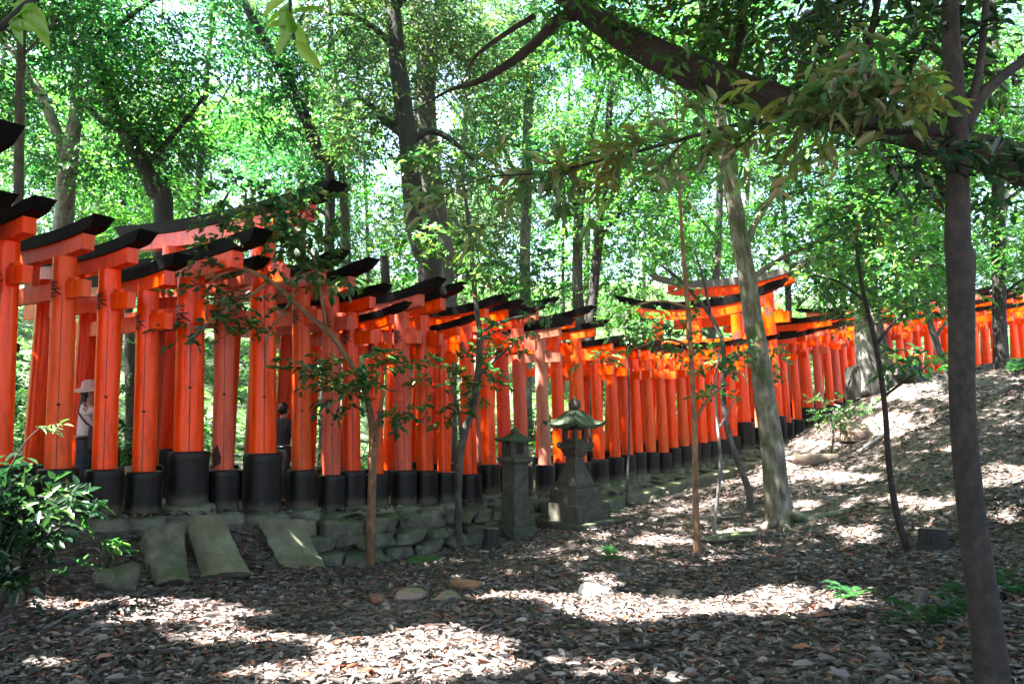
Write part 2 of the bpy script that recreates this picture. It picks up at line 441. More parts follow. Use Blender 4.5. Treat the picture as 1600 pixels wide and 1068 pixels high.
LPX = 800 + F * LINE[:, 0] / LINE[:, 1]      # close enough for placing along the row (pitch is small)
LS = np.concatenate([[0], np.cumsum(np.linalg.norm(np.diff(LINE, axis=0), axis=1))])

# pillar: px, base y, lintel-underside y, kind, tone      tone: b bright, f faded, p pinkish, o orange faded
PIL = [
 (-250, 815, 330, 'M', 'b'), (-190, 812, 345, 'M', 'b'), (-60, 806, 372, 'M', 'b'), (-106, 810, 305, 'G', 'b'), (6, 803, 379, 'M', 'b'), (100, 804, 403, 'M', 'o'), (172, 802, 423, 'M', 'b'), (233, 803, 457, 'M', 'b'),
 (301, 785, 438, 'B', 'b'), (355, 795, 455, 'M', 'p'), (416, 797, 362, 'G', 'b'), (476, 792, 453, 'B2', 'o'), (523, 798, 464, 'B2', 'p'),
 (554, 788, 490, 'M', 'b'), (592, 788, 516, 'L', 'b'), (634, 786, 489, 'B2', 'p'), (667, 785, 494, 'B2', 'b'), (697, 781, 532, 'L', 'b'), (736, 787, 508, 'B2', 'b'),
 (766, 769, 505, 'M', 'b'), (791, 770, 516, 'M', 'f'), (817, 770, 508, 'B2', 'p'), (852, 765, 530, 'M', 'w'), (876, 762, 518, 'B2', 'b'), (908, 758, 530, 'M', 'o'),
 (936, 752, 553, 'M', 'b'), (961, 748, 556, 'M', 'b'), (980, 743, 562, 'M', 'b'), (996, 739, 561, 'M', 'b'), (1016, 738, 563, 'M', 'o'), (1036, 738, 563, 'M', 'o'),
 (1051, 730, 561, 'M', 'b'), (1068, 727, 560, 'M', 'o'), (1082, 724, 560, 'M', 'b'), (1097, 721, 558, 'M', 'b'), (1112, 718, 556, 'M', 'b'), (1127, 714, 553, 'M', 'b'),
 (1144, 709, 552, 'M', 'b'), (1162, 700, 492, 'G2', 'b'), (1186, 694, 545, 'M', 'p'), (1213, 688, 455, 'G2', 'b'), (1228, 685, 540, 'M', 'b'), (1245, 680, 536, 'M', 'b'),
 (1262, 668, 515, 'B', 'b'), (1281, 663, 528, 'B2', 'p'), (1297, 657, 524, 'M', 'b'), (1310, 652, 520, 'M', 'p')]
px = 1322.0; k = 0
while px < 1720:
    by = 648 - (px - 1322) * 0.135
    kind = ['M', 'B2', 'M', 'M', 'B', 'M', 'M', 'B2'][k % 8]
    drop = {'M': 128, 'B2': 140, 'B': 152}[kind] - (px - 1322) * 0.018
    PIL.append((px, by, by - drop, kind, 'bbobpbbf'[(k * 3) % 8])); px += 13.5 + (k % 3) * 1.5; k += 1

def line_at(pxv):
    i = float(np.interp(pxv, LPX, np.arange(len(LPX))))
    i0 = int(min(i, len(LPX) - 2)); t = i - i0
    p = LINE[i0] * (1 - t) + LINE[i0 + 1] * t
    tt = LT[i0] * (1 - t) + LT[i0 + 1] * t
    return p, tt / np.linalg.norm(tt), float(np.interp(i, np.arange(len(LS)), LS))

PDATA = []
for (px, by, ty, kind, tone) in PIL:
    p, t, s = line_at(px)
    base = P(px, by, p[1]); top = P(px, ty, p[1])
    base[0] = p[0]
    PDATA.append(dict(px=px, p=np.array([p[0], p[1], base[2]]), H=top[2] - base[2], t=t, s=s, kind=kind, tone=tone))
_s = np.array([d['s'] for d in PDATA]); _z = np.array([d['p'][2] for d in PDATA])
_zs = np.array([np.average(_z, weights=np.exp(-((_s - a) / 0.9) ** 2)) for a in _s])

S_460 = line_at(462)[2]; S_1180 = line_at(1185)[2]
def path_z(s): return np.interp(s, _s, _zs)

def line_query(x, y):
    """signed distance (positive = camera side) and arc length along the near pillar line"""
    q = np.stack([np.ravel(x), np.ravel(y)], 1)
    dd = np.empty(len(q)); ss = np.empty(len(q))
    A = LINE[::2]; T = LT[::2]; S = LS[::2]
    for a in range(0, len(q), 20000):
        d = q[a:a + 20000, None, :] - A[None]
        j = np.argmin((d ** 2).sum(-1), 1)
        r = d[np.arange(len(j)), j]
        tt = T[j]
        al = (r * tt).sum(1)
        ss[a:a + 20000] = S[j] + np.clip(al, -0.6, 0.6)
        dd[a:a + 20000] = r[:, 0] * tt[:, 1] - r[:, 1] * tt[:, 0]
    return dd.reshape(np.shape(x)), ss.reshape(np.shape(x))

# ------------------------------------------------------------------ ground
GC = [P(*a) for a in [(0, 1068, 5.0), (400, 1068, 5.0), (800, 1068, 4.9), (1200, 1068, 4.6), (1540, 1068, 4.2), (100, 918, 8.2), (250, 893, 9.2), (460, 880, 10.6), (580, 882, 11.7),
      (700, 852, 13.0), (800, 832, 13.8), (900, 818, 14.7), (960, 800, 16.5), (1080, 765, 19.0), (1185, 735, 21.3), (1240, 690, 23.2),
      (1210, 822, 12.8), (1090, 862, 11.0), (1418, 857, 9.5), (1458, 852, 9.0), (930, 930, 8.2), (1300, 940, 7.0), (1590, 900, 6.5), (1590, 760, 10.5), (1450, 700, 15.0), (1300, 700, 17.5),
      (1400, 640, 18.0), (1370, 602, 20.5), (1480, 580, 20.5), (1565, 582, 19.5), (1640, 555, 20.0), (1335, 632, 22.0)]]
GC += [np.array(a) for a in [(-12, 5, 0.1), (-9, 1, 0.3), (0, -6, 0.5), (10, -5, 1.2), (-10, -8, 0.4), (16, 4, 2.6), (25, 8, 5.0), (28, 20, 5.5), (20, 14, 4.0), (-14, 10, 0.3), (5, 1, 0.55)]]
for i in range(0, len(PDATA)):
    d = PDATA[i]
    if d['px'] > 1250 and i % 3 == 0:
        n = np.array([d['t'][1], -d['t'][0]])
        q = d['p'][:2] + n * 0.9
        GC.append(np.array([q[0], q[1], d['p'][2] + 0.02]))
GC = np.array(GC)
def _tps(r2): return 0.5 * r2 * np.log(r2 + 1e-9)
_A = ((GC[:, None, :2] - GC[None, :, :2]) ** 2).sum(-1)
_n = len(GC)
_K = np.zeros((_n + 3, _n + 3)); _K[:_n, :_n] = _tps(_A) + np.eye(_n) * 0.6
_K[:_n, _n:] = np.column_stack([np.ones(_n), GC[:, :2]]); _K[_n:, :_n] = _K[:_n, _n:].T
_W = np.linalg.solve(_K, np.concatenate([GC[:, 2], np.zeros(3)]))
def front_z(x, y):
    sh = np.shape(x); x = np.ravel(x); y = np.ravel(y)
    out = np.empty(len(x))
    for a in range(0, len(x), 20000):
        r2 = (x[a:a + 20000, None] - GC[None, :, 0]) ** 2 + (y[a:a + 20000, None] - GC[None, :, 1]) ** 2
        out[a:a + 20000] = _tps(r2) @ _W[:_n] + _W[_n] + _W[_n + 1] * x[a:a + 20000] + _W[_n + 2] * y[a:a + 20000]
    return np.clip(out, -1.5, 9).reshape(sh)

def lit_noise(x, y):
    return (np.sin(x * 2.1 + 1.3 * np.sin(y * 1.7)) * np.sin(y * 2.3 + 1.1 * np.sin(x * 1.9)) + 0.6 * np.sin(x * 5.3 + y * 2.2) * np.sin(y * 4.9 - x * 1.4) + 0.4 * np.sin(x * 9.7 - y * 3) * np.sin(y * 8.3 + x * 2))

def wob(x, y, a=0.05):
    return a * (np.sin(x * 1.7 + 0.6 * y) * np.sin(y * 1.3 - 0.4 * x + 1) + 0.5 * np.sin(x * 4.1 - y * 2.7) * np.sin(y * 3.9 + 1.2 * x))

def ground_z(x, y):
    x = np.asarray(x, float); y = np.asarray(y, float)
    dd, ss = line_query(x, y)
    zf = front_z(x, y) + wob(x, y)
    zp = path_z(ss) - 0.06 - 0.13 * np.clip((dd + 0.36) / 0.25, 0, 1)
    back = np.clip(-dd - 3.4, 0, 60)
    zb = zp + np.where(back < 12, 0.0165 * back ** 2, 2.4 + 0.30 * (back - 12)) + wob(x, y, 0.08) * np.clip(back, 0, 1)
    zb = np.minimum(zb, zp + 14)
    wd = np.interp(ss, [S_460 - 0.5, S_460 + 0.3, S_1180, S_1180 + 1.5], [0.95, 0.12, 0.12, 0.7])
    k = np.clip((dd - 0.34) / wd, 0, 1)
    return zb * (1 - k) + zf * k

def gz(x, y): return float(ground_z(np.array([x]), np.array([y]))[0])

def axis_grid(lo, a, b, hi, step, grow=1.18):
    mid = list(np.arange(a, b + 1e-6, step)); st = step; c = b; up = []
    while c < hi: st *= grow; c += st; up.append(c)
    st = step; c = a; dn = []
    while c > lo: st *= grow; c -= st; dn.append(c)
    return np.array(dn[::-1] + mid + up)

def grid_mesh(name, xs, ys, zfun, mat):
    X, Y = np.meshgrid(xs, ys); Z = zfun(X, Y)
    v = np.stack([X.ravel(), Y.ravel(), Z.ravel()], 1)
    nx, ny = len(xs), len(ys)
    i, j = np.meshgrid(np.arange(nx - 1), np.arange(ny - 1)); b = (j * nx + i).ravel()
    f = np.stack([b, b + 1, b + nx + 1, b + nx], 1)
    return quad_mesh(name, v, f, mat, smooth=True)

def quad_mesh(name, v, f, mat, parent=None, smooth=False):
    me = bpy.data.meshes.new(name)
    nf = len(f); k = f.shape[1]
    me.vertices.add(len(v)); me.vertices.foreach_set('co', np.ascontiguousarray(v, np.float32).ravel())
    me.loops.add(nf * k); me.loops.foreach_set('vertex_index', np.ascontiguousarray(f, np.int32).ravel())
    me.polygons.add(nf); me.polygons.foreach_set('loop_start', np.arange(nf, dtype=np.int32) * k)
    if smooth: me.polygons.foreach_set('use_smooth', np.ones(nf, bool))
    me.update(calc_edges=True)
    me.materials.append(mat)
    o = bpy.data.objects.new(name, me); link(o)
    if parent is not None: o.parent = parent
    return o

xs = axis_grid(-220, -11, 19, 260, 0.16); ys = axis_grid(-120, 1.0, 32, 300, 0.16)
g = grid_mesh('ground', xs, ys, ground_z, M['ground'])
_X, _Y = np.meshgrid(xs, ys); _dd, _q = line_query(_X, _Y)
_veg = np.clip((-_dd - 5.5) / 4 + .5 * lit_noise(_X * .5, _Y * .5), 0, 1).ravel()
_at = g.data.attributes.new('vegetation', 'FLOAT', 'POINT'); _at.data.foreach_set('value', _veg.astype(np.float32))
tag(g, 'leaf strewn forest floor sloping up beside the gates', kind='structure')

# path under the gates
mb = MB(); A = []; nseg = len(LINE)
offs = [-0.12, -0.4, -0.8, -1.6, -2.4, -3.3]
for i in range(nseg):
    n = np.array([LT[i][1], -LT[i][0]])
    for o_ in offs:
        q = LINE[i] + n * o_
        A.append((q[0], q[1], float(path_z(LS[i])) - 0.035))
w = len(offs); fs = []
for i in range(nseg - 1):
    for j in range(w - 1): fs.append((i * w + j, (i + 1) * w + j, (i + 1) * w + j + 1, i * w + j + 1))
mb.add(A, fs); o = mb.build('path', M['path']); tag(o, 'grey walking path running beneath the row of gates', kind='structure')

# ------------------------------------------------------------------ torii gates
KIND = {  # pillar r, sleeve r, sleeve h, width, overhang, beam scale, sori rise, capped
 'L': (0.125, 0.20, 0.50, 1.65, 0.52, 0.82, 0.18, True),
 'M': (0.145, 0.215, 0.54, 1.7, 0.56, 1.0, 0.11, False),
 'B2': (0.150, 0.22, 0.56, 1.9, 0.66, 1.08, 0.20, True),
 'B': (0.195, 0.26, 0.68, 2.1, 1.2, 1.2, 0.16, True),
 'G': (0.200, 0.27, 0.82, 2.45, 1.22, 1.3, 0.12, True),
 'G2': (0.215, 0.28, 0.80, 3.0, 1.2, 1.75, 0.46, True)}
TONE = {'b': ((0.90, 0.060, 0.0003), 1.0), 'o': ((0.78, 0.085, 0.008), 0.75), 'p': ((0.64, 0.10, 0.055), 0.35), 'f': ((0.62, 0.042, 0.008), 0.55), 'w': ((0.48, 0.17, 0.11), 0.15)}

def sweep(mb, xs, ring, curve, slant=0.0, endscale=0.0, half=1.0, cx=0.0):
    """ring: (y, z) outline; swept along x, lifted by curve(x)"""
    n = len(ring); v = []
    for x in xs:
        t = (x - cx) / half
        sc = 1 + endscale * abs(t) ** 3
        for (y, z) in ring:
            v.append((x + slant * z * (t if abs(t) > 0.93 else 0), y * sc, curve(x) + z * sc))
    f = []
    for i in range(len(xs) - 1):
        for j in range(n):
            k = (j + 1) % n
            f.append((i * n + j, (i + 1) * n + j, (i + 1) * n + k, i * n + k))
    f.append(tuple(range(n))); f.append(tuple((len(xs) - 1) * n + j for j in range(n))[::-1])
    mb.add(v, f)

HO = [[(.22, .84), (.78, .87)], [(.27, .70), (.73, .72)], [(.06, .55), (.94, .58)], [(.52, 1.0), (.44, .6), (.26, .4), (.02, .26)], [(.55, .60), (.74, .40), (.99, .26)], [(.32, .33), (.68, .35)], [(.24, .19), (.76, .21)], [(.5, .46), (.5, -.02)]]
NO = [[(.25, .98), (.10, .76), (.32, .72)], [(.38, .82), (.08, .52), (.42, .53)], [(.25, .5), (.25, .0)], [(.09, .36), (.02, .14)], [(.38, .38), (.45, .2)],
      [(.55, .76), (.54, .0)], [(.55, .75), (.96, .77), (.95, .04), (.86, .10)], [(.74, .99), (.71, .62), (.60, .32)], [(.73, .62), (.88, .36)]]
def glyph(mb, strokes, cx, z0, r, size, facing=-math.pi / 2, wgt=0.085, lean=0.0):
    """brush strokes wrapped round a pillar of radius r centred on x = cx"""
    for st in strokes:
        pts = []
        for a, b in zip(st[:-1], st[1:]):
            for t in np.linspace(0, 1, 5)[:-1]: pts.append((a[0] + (b[0] - a[0]) * t, a[1] + (b[1] - a[1]) * t))
        pts.append(st[-1]); pts = np.array(pts)
        tg = np.gradient(pts, axis=0); tg /= np.linalg.norm(tg, axis=1)[:, None] + 1e-9
        v = []
        for i, (q, t) in enumerate(zip(pts, tg)):
            u = i / (len(pts) - 1); ww = wgt * (0.62 + 0.55 * math.sin(math.pi * min(1, 0.15 + u)))
            for sgn in (-1, 1):
                a = q + np.array([-t[1], t[0]]) * ww * 0.5 * sgn
                an = facing + (a[0] - 0.5) * size / r
                z = z0 + a[1] * size
                v.append((cx + lean * z + math.cos(an) * (r + 0.004), math.sin(an) * (r + 0.004), z))
        mb.add(v, [(2 * i, 2 * i + 1, 2 * i + 3, 2 * i + 2) for i in range(len(pts) - 1)])

def make_torii(d, label, group, idx):
    r, sr, sh, wid, over, bs, rise, capped = KIND[d['kind']]
    H = d['H']; rs = np.random.default_rng(100 + idx)
    col, gl = TONE[d['tone']]
    jit = rs.uniform(0.80, 1.08)
    def rgba(k=1.0): return (min(1, col[0] * jit * k), col[1] * jit * k * rs.uniform(0.9, 1.12), col[2] * jit * k, gl)
    skew = R(float(np.interp(d['px'], [-250, 100, 420, 760, 960, 1140, 1250, 1500], [11, 10, 11, 10, 8, 13, 14, 10])) + rs.normal(0, 1.2))
    dx, dy = d['t']; c, s_ = math.cos(skew), math.sin(skew)
    dv = np.array([dx * c - dy * s_, dx * s_ + dy * c])
    out = np.array([dv[1], -dv[0]])
    t = empty('torii_gate', d['p'], label, 'torii gate', group, math.atan2(out[1], out[0])); t['_local'] = 1
    lean = 0.038
    cx = -wid / 2; half = wid / 2 + over
    near = d['px'] < 830
    n = 22 if near else 14
    for side, x0, ln in ((0, 0.0, -lean), (1, -wid, lean)):
        mb = MB()
        zs = np.linspace(sh * 0.6, H + 0.02, 7)
        prof = [(r * (1 - 0.10 * (z / H)), z) for z in zs]
        mb.lathe((0, 0, 0), prof, n)
        v = mb.v[0]; v[:, 0] += x0 + ln * v[:, 2]
        pil = mb.build('pillar', M['paint'], t, angle=50); pil.color = rgba(); pil['_local'] = 1
        mb = MB(); lx = x0 + ln * sh * 0.5
        mb.lathe((lx, 0, 0), [(sr * 1.03, -0.02), (sr * 1.02, 0.03), (sr, sh * 0.84), (sr * 1.025, sh * 0.845), (sr * 1.025, sh * 0.93), (sr * 0.99, sh * 0.985), (sr * 0.93, sh), (r * 0.9, sh + 0.004)], n)
        mb.build('sleeve', M['sleeve'], pil, angle=40)
        if side == 0 or near:
            mb = MB()
            q = sr * rs.uniform(1.3, 1.5)
            mb.lathe((lx, 0, -0.16), [(q * 1.06, -0.05), (q * 1.05, 0.04), (q, 0.11), (q * 0.9, 0.142), (sr, 0.15)], n)
            v = mb.v[0]; v[:, :2] += rs.normal(0, 0.012, (len(v), 2))
            mb.build('base_stone', M['pad'], pil, angle=60)
            if d['px'] == 301 and side == 0:
                mb = MB(); mb.lathe((lx + .04, 0, -0.40), [(q * 1.22, -0.1), (q * 1.22, 0.1), (q * 1.16, 0.2), (q * 1.0, 0.235), (.1, .236)], n); v = mb.v[0]; v[:, :2] += rs.normal(0, .012, (len(v), 2)); mb.build('base_stone', M['pad'], pil, angle=60)
        # writing: the two characters of the dedication, one on each pillar
        rr = r * 0.915; size = r * 1.75
        zc = H - 0.42 * bs - 0.22 * bs - size - 0.02
        zc = H - 0.34 * bs - size * 0.75
        if (near and side == 0) or d['px'] in (416, 1162, 1213):
            mb = MB(); glyph(mb, HO if side == 0 else NO, x0, zc if side == 0 else zc - 0.1, rr, size, lean=ln)
            mb.build('inscription', M['ink'], pil, smooth=False)
        if side == 0 and d['px'] < 760 and d['tone'] != 'w':
            mb = MB(); an = R(-38 + rs.uniform(-6, 6)); pts = []
            for z in np.linspace(sh * 1.0, H - 0.5 * bs, 12):
                ra = r * (1 - 0.10 * z / H) + 0.0005
                for da in (-0.028, 0.028): pts.append((x0 + ln * z + math.cos(an + da) * ra * 1.003, math.sin(an + da) * ra * 1.003, z))
            mb.add(pts, [(2 * i, 2 * i + 1, 2 * i + 3, 2 * i + 2) for i in range(11)])
            mb.build('crack', M['seam'], pil, smooth=False)
            zb = sh + 0.85 + rs.uniform(-.1, .2); ra = r * (1 - 0.10 * zb / H)
            mb = MB(); mb.rock((x0 + ln * zb + math.cos(an) * ra, math.sin(an) * ra, zb), (0.022, 0.022, 0.016), 3, n=8, m=5)
            mb.build('bolt', M['seam'], pil)
        if d['px'] == 355 and side == 0:
            mb = MB(); pts = []; an0 = R(-78)
            outl = [(0, .0), (.35, .08), (.42, .4), (.3, .62), (.12, .98), (-.12, .8), (-.38, .55), (-.5, .2), (-.22, .12), (-.3, -.12), (-.08, -.05)]
            for a, b in outl:
                z = sh + 0.06 + b * 0.30; ra = r * (1 - .1 * z / H) + 0.004
                pts.append((x0 + ln * z + math.cos(an0 + a * 1.25) * ra, math.sin(an0 + a * 1.25) * ra, z))
            ctr = np.mean(pts, axis=0); ctr[:2] = [x0 + ln * ctr[2] + math.cos(an0) * (r + .002), math.sin(an0) * (r + .002)]
            pts.append(tuple(ctr)); m_ = len(outl)
            mb.add(pts, [(i, (i + 1) % m_, m_) for i in range(m_)])
            mb.build('rotten_patch', M['rot'], pil, smooth=False)
    xs_ = cx + half * np.sin(np.linspace(-math.pi / 2, math.pi / 2, 23))
    cur = lambda x: rise * (abs(x - cx) / half) ** 2.6
    # lintel under the roof beam
    lh, lt = 0.185 * bs, 0.15 * bs
    halfL = half - 0.20 * bs
    ring = [(-lt / 2, 0), (lt / 2, 0), (lt / 2, lh), (-lt / 2, lh)]
    capw = 0.10 * bs if capped else 0.0
    mb = MB(); xl = cx + (halfL - capw) * np.linspace(-1, 1, 15)
    sweep(mb, xl, ring, lambda x: H + cur(x) * 0.9, 0, 0, halfL, cx)
    o = mb.build('lintel', M['paint'], t, angle=30); o.color = rgba(0.97)
    if capped:
        for sg in (-1, 1):
            mb = MB(); xa = sorted([cx + sg * (halfL - capw), cx + sg * halfL])
            rg = [(y * 1.03, z * 1.02 - 0.003 if z == 0 else z) for y, z in ring]
            sweep(mb, np.array(xa), rg, lambda x: H + cur(x) * 0.9, 0, 0, halfL, cx)
            mb.build('end_cap', M['black'], o, angle=30)
    # roof beam and the thin flaring roof board that covers it
    zb0 = H + lh + 0.002; bh = 0.135 * bs
    ring = [(-0.10 * bs, 0), (0.10 * bs, 0), (0.125 * bs, bh), (-0.125 * bs, bh)]
    mb = MB(); sweep(mb, xs_, ring, lambda x: zb0 + cur(x), 0.9, 0.0, half, cx)
    rm = M['greyroof'] if d['px'] == 1213 else M['black']
    o = mb.build('roof_beam', rm, t, angle=25)
    half2 = half + 0.10 * bs
    cur2 = lambda x: rise * (abs(x - cx) / half) ** 2.6 + 0.07 * bs * max(0.0, abs(x - cx) / half2 - 0.8) / 0.2
    ring = [(-0.215 * bs, -0.012 * bs), (0, 0.042 * bs), (0.215 * bs, -0.012 * bs), (0.215 * bs, 0.024 * bs), (0.03 * bs, 0.105 * bs), (-0.03 * bs, 0.105 * bs), (-0.215 * bs, 0.024 * bs)]
    mb = MB(); xq = cx + half2 * np.sin(np.linspace(-math.pi / 2, math.pi / 2, 25))
    sweep(mb, xq, ring, lambda x: zb0 + bh + cur2(x), 1.3, 0.10, half2, cx)
    mb.build('roof_board', rm, o, angle=20)
    # tie beam, its wedges and the short centre strut
    nh, nt_ = 0.20 * bs, 0.11 * bs
    zt = H - (0.30 if H < 3.6 else 0.40) * bs - nh * 0.5
    ext = 0.42 * bs + 0.06; ncap = 0.09 * bs if capped else 0
    xin = lean * zt
    mb = MB(); x_a, x_b = -wid + xin - ext + ncap, -xin + ext - ncap
    mb.box(((x_a + x_b) / 2, 0, zt), (x_b - x_a, nt_, nh))
    tb = mb.build('tie_beam', M['paint'], t, smooth=False); tb.color = rgba(1.0)
    if capped:
        for xx in (x_a - ncap / 2, x_b + ncap / 2):
            mb = MB(); mb.box((xx, 0, zt), (ncap, nt_ * 1.04, nh * 1.03)); mb.build('end_cap', M['black'], tb, smooth=False)
    for xx, sg in ((-xin + r * 0.9, 1), (-wid + xin - r * 0.9, -1)):
        mb = MB(); mb.box((xx + sg * 0.07 * bs, 0, zt + nh / 2 + 0.03 * bs), (0.15 * bs, 0.07 * bs, 0.055 * bs), taper=0.9)
        o = mb.build('wedge', M['paint'], t, smooth=False); o.color = rgba(0.95)
    hs = H - (zt + nh / 2) + 0.01
    mb = MB(); mb.box((cx, 0, zt + nh / 2 + hs / 2), (0.17 * bs, 0.09 * bs, hs))
    o = mb.build('strut', M['paint'], t, smooth=False); o.color = rgba(0.95)
    return t

def torii_label(i, d):
    px = d['px']; tone = {'b': 'bright vermilion', 'o': 'sun-bleached orange', 'p': 'faded salmon pink', 'f': 'dull red', 'w': 'peeling pale pink'}[d['tone']]
    size = {'L': 'low', 'M': 'narrow', 'B2': 'mid-sized', 'B': 'thick-pillared', 'G': 'very tall', 'G2': 'very tall'}[d['kind']]
    sp = {-250: 'bright vermilion torii gate hidden beyond the left edge, outermost of the row', -190: 'vermilion torii gate outside the left edge next to the hidden outermost gate', -60: 'vermilion torii gate just outside the left edge of the photo', -106: 'very tall vermilion torii gate whose black roof tip enters at the left edge', 6: 'vermilion torii gate standing at the left edge above the dark leafy shrub',
          100: 'sun-bleached orange torii gate just left of the woman in the hat', 172: 'bright vermilion torii gate just right of the woman in the hat',
          233: 'narrow vermilion torii gate with a low sleeve, second right of the woman in the hat', 301: 'thick vermilion torii gate raised on a double base stone above the paler buttress',
          355: 'faded salmon torii gate with a dark rotten hole above its black sleeve', 416: 'very tall vermilion torii gate with the longest roof, above the slanting concrete slab',
          476: 'bleached orange torii gate just right of the very tall gate and half hidden man', 523: 'dusty pink torii gate behind the arched branch of the tan sapling',
          554: 'bright vermilion torii gate just left of the tan sapling trunk', 592: 'low vermilion torii gate just right of the tan sapling trunk', 634: 'faded pinkish red torii gate with a white ring on its black sleeve',
          667: 'glossy vermilion torii gate next right of the faded pinkish one with the white ring', 697: 'low vermilion torii gate just left of the slender grey sapling', 736: 'vermilion torii gate just right of the slender grey sapling before the wall',
          766: 'bright vermilion torii gate just left of the small stone lantern', 791: 'dull red torii gate directly behind the small stone lantern', 817: 'faded salmon torii gate just right of the small stone lantern',
          852: 'peeling pale pink torii gate between the two stone lanterns', 876: 'vermilion torii gate showing left of the large stone lantern shaft', 908: 'bleached orange torii gate straight behind the large stone lantern',
          1162: 'very tall vermilion torii gate with black curved roof just left of the pale leaning tree', 1213: 'very tall vermilion torii gate with the highest weathered grey curved roof, behind pale leaning trunk'}
    if px in sp: return sp[px]
    ords = ['first', 'second', 'third', 'fourth', 'fifth', 'sixth', 'seventh', 'eighth', 'ninth', 'tenth', 'eleventh', 'twelfth', 'thirteenth', 'fourteenth', 'fifteenth', 'sixteenth', 'seventeenth', 'eighteenth', 'nineteenth', 'twentieth',
            'twenty-first', 'twenty-second', 'twenty-third', 'twenty-fourth', 'twenty-fifth', 'twenty-sixth', 'twenty-seventh', 'twenty-eighth', 'twenty-ninth', 'thirtieth', 'thirty-first', 'thirty-second']
    if px < 1160: return f'{size} {tone} torii gate, {ords[[q["px"] for q in PDATA].index(px) - 25]} pillar right of the large stone lantern'
    if px < 1322: return f'{size} {tone} torii gate, {ords[[q["px"] for q in PDATA].index(px) - 39]} right of the pale leaning trunk'
    return f'{size} {tone} torii gate, {ords[[q["px"] for q in PDATA].index(px) - 47]} behind the slope right of the rooted tree'
for i, d in enumerate(PDATA):
    make_torii(d, torii_label(i, d), 'vermilion torii gates lining the path', i)

# ------------------------------------------------------------------ leaves
def norm(a): return a / (np.linalg.norm(a, axis=-1, keepdims=True) + 1e-9)

PATCH = [(650, 1030, 165, 42), (540, 1068, 190, 26), (235, 962, 150, 24), (110, 950, 70, 13), (420, 1000, 140, 16), (1000, 941, 240, 14), (1250, 945, 120, 24), (1090, 962, 190, 12), (930, 1030, 90, 10), (990, 1052, 110, 10),
         (1300, 742, 110, 8), (1440, 782, 70, 12), (1392, 662, 45, 22), (1440, 610, 60, 14), (1560, 742, 70, 22), (1575, 800, 50, 22), (1345, 832, 40, 12), (1040, 845, 60, 7), (1270, 690, 55, 7), (930, 835, 60, 7), (1180, 752, 70, 6),
         (1250, 790, 60, 7), (940, 908, 30, 10), (80, 1040, 60, 12), (1240, 720, 60, 6), (1500, 700, 30, 10), (960, 770, 30, 6), (1150, 830, 40, 6)]
def lit(x, y):
    """where the crowns leave a gap for the sun, on the ground"""
    z = front_z(x, y)
    qx, qy = proj(np.stack([x, y, z], -1))
    nn = lit_noise(x, y)
    best = np.full(np.shape(x), 9.0)
    for (cx, cy, rx, ry) in PATCH:
        best = np.minimum(best, (((qx - cx) / rx) ** 2 + ((qy - cy) / ry) ** 2) * (1.0 if cy > 900 else 1.6))
    a = best + nn * 0.42 < 1.3
    fine = (lit_noise(x * 1.7 + 3, y * 1.7 - 5) > np.where((qx > 1040) & (qy < 880), 1.05, 1.3)) & (y > 8.5)
    return (a | fine) & (y > 3.0)

def shadow_keep(C):
    """drop leaves whose shadow would close one of those gaps"""
    t = (C[:, 2] - 0.2) / SUN[2]
    q = C - SUN * t[:, None]
    for _ in range(2):
        zz = np.where(line_query(q[:, 0], q[:, 1])[0] > 0.4, front_z(q[:, 0], q[:, 1]), 0.6)
        t = (C[:, 2] - zz) / SUN[2]; q = C - SUN * t[:, None]
    return ~lit(q[:, 0], q[:, 1])

def leaves(name, C, D, N, L, W, mat, parent=None, six=False, fold=0.22, droop=0.12, gaps=False):
    C = np.asarray(C); D = norm(D); 
    if gaps and len(C):
        k = shadow_keep(C); C, D, N, L, W = C[k], D[k], N[k], L[k], W[k]
    S = norm(np.cross(D, N)); N = np.cross(S, D)
    L = L[:, None]; W = W[:, None]
    tip = C + D * L - N * L * droop
    n = len(C)
    if six:
        R1 = C + D * L * .30 + S * W * .46 + N * W * fold; L1 = C + D * L * .30 - S * W * .46 + N * W * fold
        R2 = C + D * L * .66 + S * W * .36 + N * (W * fold - L * droop * .4); L2 = C + D * L * .66 - S * W * .36 + N * (W * fold - L * droop * .4)
        v = np.stack([C, R1, R2, tip, L2, L1], 1).reshape(-1, 3)
        b = np.arange(n)[:, None] * 6
        f = np.concatenate([b + np.array([[0, 1, 2, 3]]), b + np.array([[0, 3, 4, 5]])], 0)
    else:
        Rr = C + D * L * .45 + S * W * .5 + N * W * fold; Ll = C + D * L * .45 - S * W * .5 + N * W * fold
        v = np.stack([C, Rr, tip, Ll], 1).reshape(-1, 3)
        f = np.arange(n)[:, None] * 4 + np.array([[0, 1, 2, 3]])
    if parent is not None: v = v - parent_world(parent)
    return quad_mesh(name, v, f, mat, parent)

